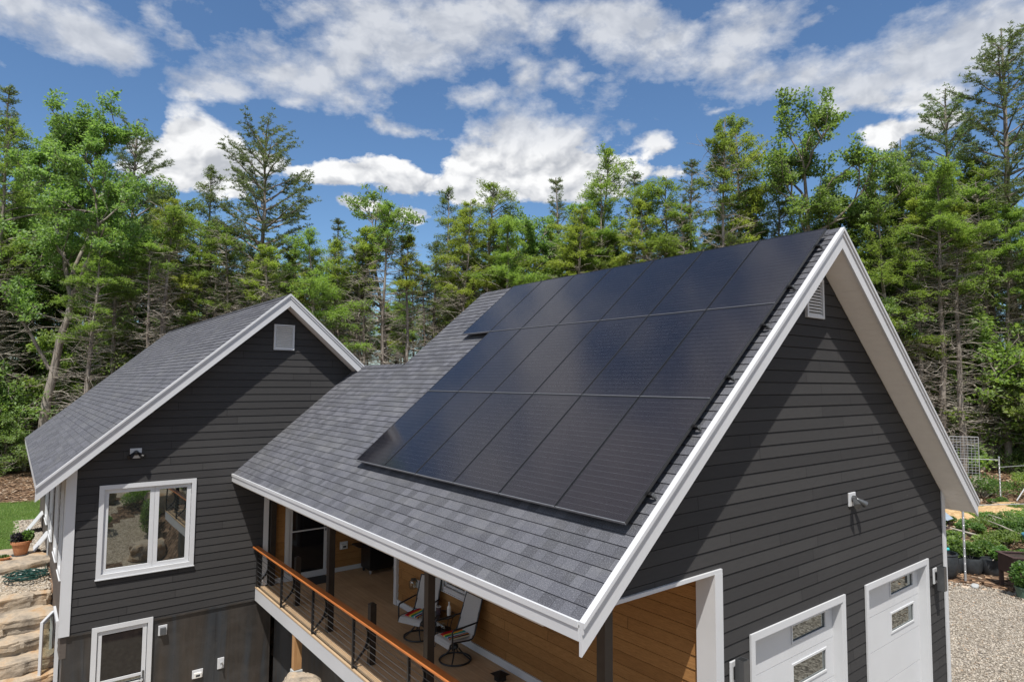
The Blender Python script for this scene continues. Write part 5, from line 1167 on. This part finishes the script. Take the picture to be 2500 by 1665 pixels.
mb = MB(); mb.lathe([(.0, .35), (.30, .35), (.36, .42), (.40, .62), (.43, .63), (.42, .66), (.37, .64), (.33, .45), (.0, .42)], n=24); mb.build('basin', 'blue_plastic', t, smooth=True, local=True)
mb = MB(); mb.lathe([(.0, 0), (.30, 0), (.28, .34), (.0, .345)], n=16); mb.build('stand', 'black_plastic', t, local=True)
t = thing('potted_shrub', 'leafy green shrub in a dark green pot at the gravel edge', 'potted shrub', (12.50, 1.06, 0))
mb = MB(); mb.lathe([(.0, 0), (.17, 0), (.21, .26), (.23, .27), (.23, .31), (.20, .31), (.19, .26), (.0, .26)], n=22); mb.build('pot', 'green_plastic', t, smooth=True, local=True)
leafcloud('foliage', 900, (0, 0, .62), (.33, .33, .36), .11, .06, 'leaf_garden', t, 8, .4)
rn = random.Random(12)
for k, (x, y, l, a) in enumerate(((14.6, 4.5, 1.0, 20), (15.4, 4.2, .8, 60), (17.9, 3.3, 1.3, 100), (18.6, 1.9, 1.6, 120), (19.6, 3.4, .9, 35), (20.8, 2.3, 1.8, 100), (16.1, 5.6, 1.0, 150), (23.6, 2.9, 2.0, 80))):
    mb = MB(); p = [Vector((0, 0, .04))]; dr_ = Vector((math.cos(R(a)), math.sin(R(a)), rn.uniform(.05, .45)))
    for q in range(4): p.append(p[-1]+dr_*l/4+Vector((rn.uniform(-.05, .05), rn.uniform(-.05, .05), rn.uniform(-.03, .05))))
    mb.tube(p, [.05, .045, .035, .025, .012], 6); o = mb.build('driftwood', 'dead_wood', None, smooth=True); o.location = (x, y, float(H(x, y)))
    tag(o, ['short grey branch lying nearest the planter tub', 'grey stick leaning between planter tub and grow bags', 'pale branch propped behind the lime green clump', 'long pale branch beside the blue tub', 'thin grey stick near the tall fence post', 'long grey branch lying under the pale fence rail', 'grey branch beside the small roofed shelter', 'bleached log at the bark slope near the photo edge'][k], 'branch', 'dead branches in the garden')
o = rock('tree_stump', .55, .5, .55, 81, .12, 8, 'dead_wood', 3.0); o.location = (27.2, 6.15, float(H(27.2, 6.15))+.2); tag(o, 'weathered grey stump at the foot of the wire trellis', 'stump')
for k, (x, y, s_) in enumerate(((13.6, 4.0, .16), (14.1, 4.6, .2), (15.0, 5.0, .22), (13.4, 4.7, .15), (14.9, 3.9, .13), (15.2, 2.9, .2), (12.45, 2.15, .1))):
    o = rock('garden_stone', s_*1.5, s_, s_*.6, 90+k, .05, 5, 'concrete', 3.0); o.location = (x, y, float(H(x, y))+s_*.3); tag(o, 'pale grey stone on the soil, %s in the row from the garage corner' % ORD(k), 'stone', 'grey stones in the garden')
# posts and mulch stumps beyond the lawn
for k, (x, y, h_) in enumerate(((-8.72, 36.5, 1.7),)):
    mb = MB(); mb.tube([(0, 0, -.1), (.03, .02, h_*.5), (.0, .05, h_)], [.09, .08, .06], 10); o = mb.build('wooden_stake', 'dead_wood', None, smooth=True); o.location = (x, y, float(H(x, y))); tag(o, ['pale barkless stake in the leaves beyond the lawn', 'short grey stub post behind the lawn stake'][k], 'stake')
# ================================================================ TREES
class Wood:
    def __init__(s): s.V = []; s.F = []; s.n = 0; s.dd_ = None
    def dead(s):
        if s.dd_ is None: s.dd_ = Wood()
        return s.dd_
    def tube(s, P, Rd, k=5):
        P = np.asarray(P, float); m_ = len(P); T = np.gradient(P, axis=0); T /= np.linalg.norm(T, axis=1)[:, None]+1e-9
        ref = np.array([0, 0, 1.0]) if abs(T[0, 2]) < .9 else np.array([1.0, 0, 0])
        A = np.cross(T, ref); A /= np.linalg.norm(A, axis=1)[:, None]+1e-9; B = np.cross(T, A)
        an = np.arange(k)*2*np.pi/k; ring = A[:, None]*np.cos(an)[None, :, None]+B[:, None]*np.sin(an)[None, :, None]
        V = (P[:, None]+ring*np.asarray(Rd)[:, None, None]).reshape(-1, 3); i = np.arange(m_-1)[:, None]*k; j = np.arange(k)[None]; j2 = (j+1) % k
        F = np.stack([i+j, i+j2, i+k+j2, i+k+j], -1).reshape(-1, 4)+s.n
        s.V.append(V); s.F.append(F); s.n += len(V)
    def get(s): return np.concatenate(s.V), np.concatenate(s.F)
def curve(p, d_, L, n, rng, bend=.15, grav=0.0):
    P = [np.array(p, float)]; d_ = np.array(d_, float); d_ /= np.linalg.norm(d_)
    for k in range(n):
        d_ = d_+rng.normal(0, bend, 3)/n**.5; d_[2] += grav/n; d_ /= np.linalg.norm(d_); P.append(P[-1]+d_*L/n)
    return np.array(P), d_
def trunk_line(Ht, rng, lean=.02, n=12, wander=.012):
    z = np.linspace(0, Ht, n+1); x = np.cumsum(rng.normal(0, wander*Ht/n*3, n+1)); y = np.cumsum(rng.normal(0, wander*Ht/n*3, n+1)); l = rng.normal(0, lean, 2)
    return np.stack([x-x[0]+l[0]*z, y-y[0]+l[1]*z, z], 1)
def at(T, z): return np.array([np.interp(z, T[:, 2], T[:, 0]), np.interp(z, T[:, 2], T[:, 1]), z])
def dead_limbs(Wd, T, z0, z1, cnt, Lm, rng):
    for k in range(cnt):
        z = rng.uniform(z0, z1); a = rng.uniform(0, 6.283); L = Lm*rng.uniform(.35, 1.0)
        P, _ = curve(at(T, z), (math.cos(a), math.sin(a), rng.uniform(-.15, .55)), L, 5, rng, .35, rng.uniform(-.3, .25)); r = rng.uniform(.016, .034)
        Wd.dead().tube(P, np.linspace(r, .005, 6), 4)
        for q in range(rng.integers(3, 7)):
            i = rng.integers(1, 5); a2 = a+rng.uniform(-1.3, 1.3); P2, _ = curve(P[i], (math.cos(a2), math.sin(a2), rng.uniform(-.2, .6)), L*rng.uniform(.2, .5), 3, rng, .4); Wd.dead().tube(P2, np.linspace(r*.5, .004, 4), 3)
def finish(name, Wd, LV, leaf, wname='trunk'):
    t = bpy.data.objects.new(name, None); COL.objects.link(t)
    V, F = Wd.get(); npmesh('trunk', V, F, 'bark', t, True)
    npmesh('crown', LV[0], LV[1], leaf, t)
    if Wd.dd_ is not None: V, F = Wd.dd_.get(); npmesh('dead_branches', V, F, 'dead_wood', t)
    return t
def hemlock(seed, Ht, cb, Rm, leaf='leaf_hemlock', nl=17000, dead=170, irr=.5, spray=(.21, .045)):
    rng = np.random.default_rng(seed); Wd = Wood(); T = trunk_line(Ht, rng); r0 = .0095*Ht+.04
    Wd.tube(T, np.linspace(r0, .02, len(T)), 8); C_ = []; Dd = []
    z = cb*Ht; ph1, ph2 = rng.uniform(0, 6.283, 2); lob = rng.uniform(.15, .4)
    while z < Ht*.985:
        t_ = (z-cb*Ht)/(Ht*(1-cb)); prof = (.45+.55*min(1, t_*3.5))*(1-t_)**.62*(1+.22*math.sin(t_*17+ph1))+.06
        for _ in range(2):
            a = rng.uniform(0, 6.283); L = Rm*prof*rng.uniform(1-irr, 1+irr)*(1+lob*math.sin(a+ph2+z*.5))
            if L < .12 or rng.random() < .2: continue
            P, _d = curve(at(T, z+rng.uniform(-.1, .1)), (math.cos(a), math.sin(a), .45+.6*t_), L, 6, rng, .25, -.6); Wd.tube(P, np.linspace(.012+.014*L, .006, 7), 4)
            m_ = max(4, int(L*6))
            for q in range(m_):
                f = .28+.72*(q+rng.uniform(0, 1))/m_; i = f*6; p = P[int(i)]*(1-i % 1)+P[min(6, int(i)+1)]*(i % 1)
                side = a+rng.choice([-1, 1])*rng.uniform(.4, 1.35); l = L*.32*(1.1-f*.65)*rng.uniform(.4, 1.3)+.15
                dv_ = np.array([math.cos(side), math.sin(side), rng.uniform(-.4, .25)]); k = max(3, int(l*9))
                ff = np.linspace(.1, 1, k)[:, None]; C_.append(p+dv_*l*ff+rng.normal(0, .04, (k, 3))-np.array([0, 0, .25])*ff**2*l); Dd.append(np.repeat(dv_[None], k, 0))
        z += Ht*.0115*(1.2-.5*t_)
    dead_limbs(Wd, T, .10*Ht, (cb+.18)*Ht, dead, Rm*1.25, rng)
    C_ = np.concatenate(C_); Dd = np.concatenate(Dd); rep = max(1, int(round(nl/len(C_)))); C_ = np.repeat(C_, rep, 0)+rng.normal(0, 1, (len(C_)*rep, 3))*np.array([.07, .07, .08]); Dd = np.repeat(Dd, rep, 0)
    return finish('hemlock_tree', Wd, leafquads(C_, rng, spray[0], spray[1], 1.3, .3, Dd), leaf)
def pine(seed, Ht, cb, Rm, nt=1500, dead=40, up=.15, sparse=1.0, leafk=11, shape=0):
    rng = np.random.default_rng(seed); Wd = Wood(); T = trunk_line(Ht, rng, .015); r0 = .0105*Ht+.05; Wd.tube(T, np.linspace(r0, .03, len(T)), 9)
    tips = []; z = cb*Ht
    while z < Ht*.98:
        t_ = (z-cb*Ht)/(Ht*(1-cb)); 
        prof = ((.75+.35*math.sin(t_*6))*(1-t_**2.2)+.12) if shape == 0 else (.25+.75*min(1, t_*2.5))*(1-t_**3)**.7+.15
        n_ = rng.integers(3, 6); a0_ = rng.uniform(0, 6.283)
        for b in range(n_):
            a = a0_+b*6.283/n_+rng.uniform(-.4, .4); L = Rm*prof*rng.uniform(.55, 1.15)
            if L < .2: continue
            P, _ = curve(at(T, z), (math.cos(a), math.sin(a), up+.9*t_**1.5), L, 7, rng, .22, .25); Wd.tube(P, np.linspace(.016+.018*L, .008, 8), 5)
            m_ = max(4, int(L*4.2*sparse))
            for q in range(m_):
                f = .35+.65*(q+rng.uniform(0, 1))/m_; i = f*7; p = P[int(i)]*(1-i % 1)+P[min(7, int(i)+1)]*(i % 1)
                s_ = a+rng.choice([-1, 1])*rng.uniform(.3, 1.2); l = L*.28*(1.15-f*.6)*rng.uniform(.5, 1.2)+.2
                P2, _ = curve(p, (math.cos(s_), math.sin(s_), rng.uniform(.0, .5)), l, 3, rng, .3, .4); Wd.tube(P2, np.linspace(.011, .004, 4), 3)
                k = max(2, int(l*6)); ff = np.linspace(.25, 1, k)
                for g in ff: j = g*3; tips.append(P2[int(j)]*(1-j % 1)+P2[min(3, int(j)+1)]*(j % 1)+rng.normal(0, .05, 3))
        z += Ht*rng.uniform(.022, .042)
    dead_limbs(Wd, T, .12*Ht, (cb+.1)*Ht, dead, Rm*.9, rng)
    tips = np.array(tips); 
    if len(tips) > nt: tips = tips[rng.choice(len(tips), nt, False)]
    m_ = len(tips); P = np.repeat(tips, leafk, 0); n = len(P); a = rng.normal(0, 1, (n, 3)); a[:, 2] = np.abs(a[:, 2])*.9-.1; a /= np.linalg.norm(a, axis=1)[:, None]
    b = np.cross(a, rng.normal(0, 1, (n, 3))); b /= np.linalg.norm(b, axis=1)[:, None]; l = rng.uniform(.13, .25, n)[:, None]
    V = np.stack([P, P+a*l*.55+b*.020, P+a*l, P+a*l*.55-b*.020], 1).reshape(-1, 3)
    return finish('pine_tree', Wd, (V, np.arange(4*n).reshape(-1, 4)), 'leaf_pine')
def broadleaf(seed, Ht, cb, Rm, nl=26000, leaf='leaf_oak', airy=0, dead=30, L_=.17, W_=.10, name='oak_tree', skel=None):
    rng = np.random.default_rng(seed); Wd = Wood(); ends = []
    def grow(p, d_, L, r, lev):
        P, dd = curve(p, d_, L, 4, rng, .38, .10); Wd.tube(P, np.linspace(r, r*.55, 5), 5 if lev < 2 else 4)
        if lev >= 3 or L < .5: ends.extend([P[-1], P[-2], P[2]]); return
        for q in range(rng.integers(3, 5)):
            i = rng.integers(1, 5); n_ = dd+rng.normal(0, .62, 3); n_[2] += .15; grow(P[i], n_, L*rng.uniform(.5, .78), r*.55, lev+1)
        if lev >= 1: ends.append(P[-1])
    if skel is None:
        tt = .74; T = trunk_line(Ht*tt, rng, .04, 10, .035); r0 = .011*Ht+.05; Wd.tube(T, np.linspace(r0, .07, len(T)), 8); z = cb*Ht
        while z < Ht*tt*.985:
            t_ = (z-cb*Ht)/(Ht*(tt-cb)); a = rng.uniform(0, 6.283); L = Rm*(.50+.30*math.sin(math.pi*min(1, t_*1.15)))*rng.uniform(.7, 1.12)
            grow(at(T, z), (math.cos(a), math.sin(a), .3+1.5*t_**1.5), L, .022*L+.02, 1); z += Ht*rng.uniform(.024, .042)
        for q in range(3): a = q*2.1+rng.uniform(0, 1); grow(T[-1], (math.cos(a)*.5, math.sin(a)*.5, 1), Ht*.13*rng.uniform(.8, 1.1), .05, 1)
        dead_limbs(Wd, T, .15*Ht, cb*Ht+1.5, dead, Rm*.8, rng)
    else:
        for (pts, r_a, r_b, limbs) in skel:
            pts = np.array(pts, float); tq = np.linspace(0, len(pts)-1, len(pts)*3); P = np.stack([np.interp(tq, np.arange(len(pts)), pts[:, k]) for k in range(3)], 1)+rng.normal(0, .025, (len(tq), 3)); Wd.tube(P, np.linspace(r_a, r_b, len(P)), 9)
            for q in range(limbs):
                f = 1-(.75*rng.random())**1.2; i = min(len(P)-2, int(f*(len(P)-1))); dd = P[i+1]-P[i]; dd = dd/np.linalg.norm(dd); n_ = dd*.7+rng.normal(0, .7, 3); n_[2] += .25; grow(P[i], n_, Rm*rng.uniform(.5, .85), .05, 1)
            if limbs == 0: dead_limbs(Wd, P[np.argsort(P[:, 2])], 1.5, P[-1, 2], 22, 2.2, rng)
    E_ = np.array(ends)
    if airy: E_ = E_[rng.choice(len(E_), int(len(E_)*airy), False)]
    n = nl; w_ = rng.integers(0, len(E_), n); dd = rng.normal(0, 1, (n, 3)); dd /= np.linalg.norm(dd, axis=1)[:, None]
    P = E_[w_]+dd*np.array([.40, .40, .22])*rng.uniform(.1, 1, (n, 1))**.6
    return finish(name, Wd, leafquads(P, rng, L_, W_, .9, .7, dd), leaf)
PROTO = {
 'hem': [hemlock(101, 19, .55, 2.2), hemlock(102, 19, .64, 1.8, irr=.55, nl=14000), hemlock(103, 17, .42, 2.4), hemlock(104, 18, .72, 1.9, nl=10000, irr=.6)],
 'gold': [hemlock(111, 16, .45, 2.2, 'leaf_gold', 16000), hemlock(112, 20, .60, 1.8, 'leaf_gold', 12000, irr=.55)],
 'thin': [hemlock(121, 19, .55, 1.9, 'leaf_pine', 9000, dead=190, irr=.6)],
 'pine': [pine(131, 21, .42, 2.7, 5200, sparse=1.3), pine(132, 24, .26, 3.3, 9000, shape=1, sparse=1.5)],
 'oak': [broadleaf(141, 18, .38, 3.6), broadleaf(142, 20, .33, 3.6), broadleaf(143, 17, .22, 3.4)],
 'bare': [hemlock(161, 17, .80, 1.3, 'leaf_hemlock', 4500, dead=230, irr=.6), hemlock(162, 18, .74, 1.4, 'leaf_gold', 6000, dead=210, irr=.6)],
 'airy': [broadleaf(151, 18, .40, 2.6, 9000, airy=.6, dead=50)],
}
PH_ = {'hem': [19, 19, 17, 18], 'gold': [16, 20], 'thin': [19], 'pine': [21, 24], 'oak': [18, 20, 17], 'airy': [18], 'bare': [17, 18]}
used = set(); TOPZ = {}
for k_, l_ in PROTO.items():
    for v_, o_ in enumerate(l_):
        cr = [c for c in bpy.data.objects if c.parent == o_ and c.name.startswith('crown')][0]
        co = np.empty(len(cr.data.vertices)*3, np.float32); cr.data.vertices.foreach_get('co', co); TOPZ[(k_, v_)] = float(np.sort(co[2::3])[-6])
KIND = {'bare': ('hemlock_tree', 'slim bare limbed hemlock'), 'hem': ('hemlock_tree', 'bright green hemlock'), 'gold': ('hemlock_tree', 'yellow green hemlock'), 'thin': ('hemlock_tree', 'thin grey green hemlock with bare twiggy limbs'), 'pine': ('pine_tree', 'dark green white pine'), 'oak': ('oak_tree', 'leafy green oak'), 'airy': ('birch_tree', 'airy small leaved birch')}
rt_ = random.Random(77)
def plant(kind, x, y, Ht, label, group, v=None):
    if kind == 'pine' and x > 35: v = 1; Ht *= .94
    v = rt_.randrange(len(PROTO[kind])) if v is None else v; base = PROTO[kind][v]; key = (kind, v)
    if key not in used: o = base; used.add(key)
    else: o = dup(base)
    o.name = KIND[kind][0]
    s_ = Ht/TOPZ[key]; o.location = (x, y, float(H(x, y))-.1); o.rotation_euler = (0, 0, rt_.uniform(0, 6.283)); ws = s_**.6*rt_.uniform(.92, 1.1); o.scale = (ws, ws, s_)
    tag(o, label, 'tree', group); return o
TR = [('oak', -7.0, 37.1, 19.8), ('pine', -3.7, 44.7, 22.2), ('gold', -3.3, 36.7, 15.5), ('oak', -0.1, 46.9, 19.6), ('thin', 0.2, 39.1, 18.6), ('bigpine', 2.3, 34.9, 21.1), ('oak', 4.6, 48.3, 16.9), ('oak', 6.8, 41.5, 16.1), ('hem', 4.5, 30.6, 14.3), ('pine', 8.4, 37.7, 17.2), ('hem', 7.2, 31.0, 14.2), ('airy', 9.5, 31.8, 18.1), ('thin', 15.2, 35.0, 20.2), ('gold', 11.2, 27.9, 16.8), ('hem', 13.5, 28.6, 18.5), ('oak', 17.2, 30.8, 18.3), ('oak', 17.4, 28.1, 17.8), ('pine', 21.4, 30.0, 20.7), ('gold', 16.4, 23.8, 16.3), ('hem', 20.5, 25.7, 21.4), ('hem', 20.0, 23.5, 18.8), ('pine', 24.2, 25.3, 20.2), ('hem', 22.2, 21.8, 18.0), ('hem', 21.6, 19.7, 18.0), ('pine', 27.4, 22.8, 20.8), ('hem', 21.9, 17.0, 21.3), ('gold', 24.9, 17.2, 21.2), ('oak', 28.3, 14.5, 22.5), ('oak', 32.3, 12.6, 18.8), ('pine', 37.3, 12.5, 22.9), ('pine', 37.3, 10.0, 25.3), ('pine', 36.7, 6.6, 28.2), ('oak', 34.3, 9.8, 18.9), ('oak', 27.8, 17.4, 17.8), ('hem', -10.7, 42.5, 19.7), ('oak', -8.8, 48.7, 21.3), ('pine', -10.0, 52.1, 25.0), ('oak', 30.0, 13.1, 17.0), ('hem', 36.6, 8.0, 17.0), ('gold', 19.5, 29.0, 16.9), ('hem', 4.8, 38.0, 12.8)]
GRP = 'trees at the edge of the woods behind the house'
rs_ = random.Random(31)
for i in range(46):      # slim trees filling the front of the wood edge
    yaw = R(5+70*i/45)+rs_.uniform(-.012, .012); dist = rs_.uniform(36, 43) if yaw < R(58) else rs_.uniform(41, 46)
    TR.append((rs_.choice(['hem', 'bare', 'bare', 'hem', 'thin', 'bare', 'bare']), CAM.x+math.sin(yaw)*dist, CAM.y+math.cos(yaw)*dist, rs_.uniform(12.5, 17.0)*(dist/39)))
cnt = {}
for (k, x, y, h) in TR:
    if k == 'bigpine': continue
    cnt[k] = cnt.get(k, 0)+1
order = {k: 0 for k in cnt}
A_of = lambda x, y: math.atan2(x-CAM.x, y-CAM.y)
def forked_oak():
    D_ = 32.0; r_ = np.array([math.cos(YAW), -math.sin(YAW)]); f_ = np.array([math.sin(YAW), math.cos(YAW)])
    K_ = D_/1552.4; base = np.array([CAM.x, CAM.y])+f_*D_+r_*(112-1250)*K_; bz = float(H(*base))-.1
    def q(px, py, dd=0.0): o2 = r_*(px-112)*K_+f_*dd; return (o2[0], o2[1], 5.75+(925-py)*K_-bz)
    sk = [([(0, 0, 0), q(118, 1000), q(140, 850), q(166, 745)], .24, .15, 0),
          ([q(166, 745), q(150, 690, .3), q(122, 615, .5), q(100, 540, .6), q(95, 430, .6), q(85, 330, .4)], .12, .06, 16),
          ([q(166, 745), q(190, 690, -.3), q(228, 640, -.8), q(262, 570, -1.2), q(250, 470, -1.2)], .11, .05, 10),
          ([q(150, 690), q(165, 600, .8), q(172, 500, 1.2), q(165, 400, 1.3), q(175, 320, 1.2)], .10, .05, 15),
          ([q(122, 900), q(85, 800, -.6), q(35, 700, -1.2), q(10, 620, -1.5)], .09, .04, 5)]
    o = broadleaf(171, 20, .4, 2.6, 46000, name='oak_tree', skel=sk); o.location = (base[0], base[1], bz); return o
tag(forked_oak(), 'big bright green oak with a leaning forked pale trunk left of the house roof', 'tree', GRP)
for (k, x, y, h) in sorted(TR[1:], key=lambda q: A_of(q[1], q[2])):
    if k == 'bigpine':
        o = pine(133, 21.5, .46, 3.6, 4600, dead=90, up=.14, shape=1, leafk=12, sparse=1.05); o.location = (x, y, float(H(x, y))-.1); o.scale = (1, 1, h/22.0); tag(o, 'tall lone white pine with bare lower limbs rising above the house ridge', 'tree', GRP); continue
    i = order[k]; order[k] += 1
    plant(k, x, y, h, '%s at the wood edge, %s such from the left' % (KIND[k][1].replace('thin grey green hemlock with bare twiggy limbs', 'thin twiggy grey green hemlock'), ORD(i)), GRP)
# deeper woods
rw = random.Random(5); nrow = 0
GD = {'bare': 'slim bare hemlock', 'hem': 'green hemlock', 'gold': 'yellow green hemlock', 'thin': 'half bare hemlock', 'pine': 'dark pine', 'oak': 'green oak'}
SEC = [(3, 'left of the house roof'), (18, 'above the house roof'), (33, 'between the two ridges'), (64, 'above the solar panels'), (200, 'right of the garage gable')]
deep = []
for i in range(165):
    f = i/164; yaw = R(-10+98*f)+rw.uniform(-.015, .015)
    near = 46 if .16 < f < .74 else 44
    dist = near+rw.uniform(0, 19); k = rw.choice(['hem', 'hem', 'oak', 'bare', 'gold', 'pine', 'hem'] if .3 < f < .7 else ['hem', 'hem', 'oak', 'bare', 'gold', 'oak', 'oak'])
    h = {'bare': 14.5, 'hem': 15, 'oak': 15.5, 'thin': 15.5, 'gold': 13.5, 'pine': 16.5}[k]*rw.uniform(.85, 1.08)*(1.12 if (f < .2 or f > .8) else 1.0)
    deep.append((yaw, dist, k, h))
oc = {}
for yaw, dist, k, h in sorted(deep):
    sec = [n for a, n in SEC if math.degrees(yaw) < a][0]; i = oc.get((sec, k), 0); oc[(sec, k)] = i+1
    plant(k, CAM.x+math.sin(yaw)*dist, CAM.y+math.cos(yaw)*dist, h, 'inner %s, %s from the left of those %s' % (GD[k], ORD(i), sec), 'trees deeper in the woods')
# low understorey shrubs
SHP = broadleaf(161, 4.2, .08, 2.0, 9000, dead=8, L_=.15, W_=.09, name='understorey_shrub')
SHP2 = broadleaf(162, 6.5, .10, 2.4, 11000, leaf='leaf_hemlock', dead=10, L_=.16, W_=.10, name='understorey_shrub')
fs = [True, True]; shl = []
for i in range(58):
    f = i/57; yaw = R((-8+22*(f/.38)) if f < .38 else (60+22*((f-.38)/.62)))+rw.uniform(-.02, .02); dist = rw.uniform(39, 56) if f < .38 else rw.uniform(44, 58)
    x = CAM.x+math.sin(yaw)*dist; y = CAM.y+math.cos(yaw)*dist; j = rw.randrange(2); b_ = (SHP, SHP2)[j]
    if fs[j]: o = b_; fs[j] = False
    else: o = dup(b_)
    s_ = rw.uniform(.6, 1.35); o.location = (x, y, float(H(x, y))-.1); o.scale = (s_*1.1, s_*1.1, s_); o.rotation_euler = (0, 0, rw.uniform(0, 6.28))
    shl.append((yaw, j, o))
oc = {}
for yaw, j, o in sorted(shl, key=lambda q: q[0]):
    sec = 'under the woods on the left' if yaw < R(30) else 'under the woods on the right'; i = oc.get((sec, j), 0); oc[(sec, j)] = i+1
    tag(o, '%s shrub %s, %s from the left' % (('deep green low', 'light green taller')[j], sec, ORD(i)), 'shrub', 'understorey shrubs in the woods')
# trees and clipped shrub on the viewer's side, seen only mirrored in the glass
for i in range(9):
    x = -30+i*6.5; y = -34+3*math.sin(i*2.1)
    plant(['hem', 'oak', 'pine'][i % 3], x, y, 15, '%s across the yard mirrored in the windows, %s from the left' % (KIND[['hem', 'oak', 'pine'][i % 3]][1], ORD(i)), 'trees across the yard')
for i in range(12):
    x, y = rw.uniform(-8, -1.5), rw.uniform(-15, 1.5); bush('rock_garden_shrub', 'low shrub of the rock garden mirrored in the house window, %s from the house' % ORD(i), 'shrub', x, y, rw.uniform(.4, .9), rw.uniform(.5, 1.1), 1800, rw.choice(['leaf_oak', 'leaf_garden', 'leaf_pine']), .09, .05, 310+i, group='shrubs of the rock garden')
t = bush('topiary_shrub', 'dark clipped shrub of the rock garden mirrored in the window', 'shrub', -4.2, -5.0, .7, 1.5, 2500, 'leaf_oak', .08, .05, 300)
t = bush('rock_garden_shrub', 'low spreading shrub of the rock garden mirrored in the window', 'shrub', -3.4, -8.5, 1.0, .9, 2200, 'leaf_oak', .08, .05, 301)
for k_, l_ in PROTO.items():
    for v_, o_ in enumerate(l_):
        if (k_, v_) not in used:
            for c_ in [c for c in bpy.data.objects if c.parent == o_]: bpy.data.objects.remove(c_)
            bpy.data.objects.remove(o_)
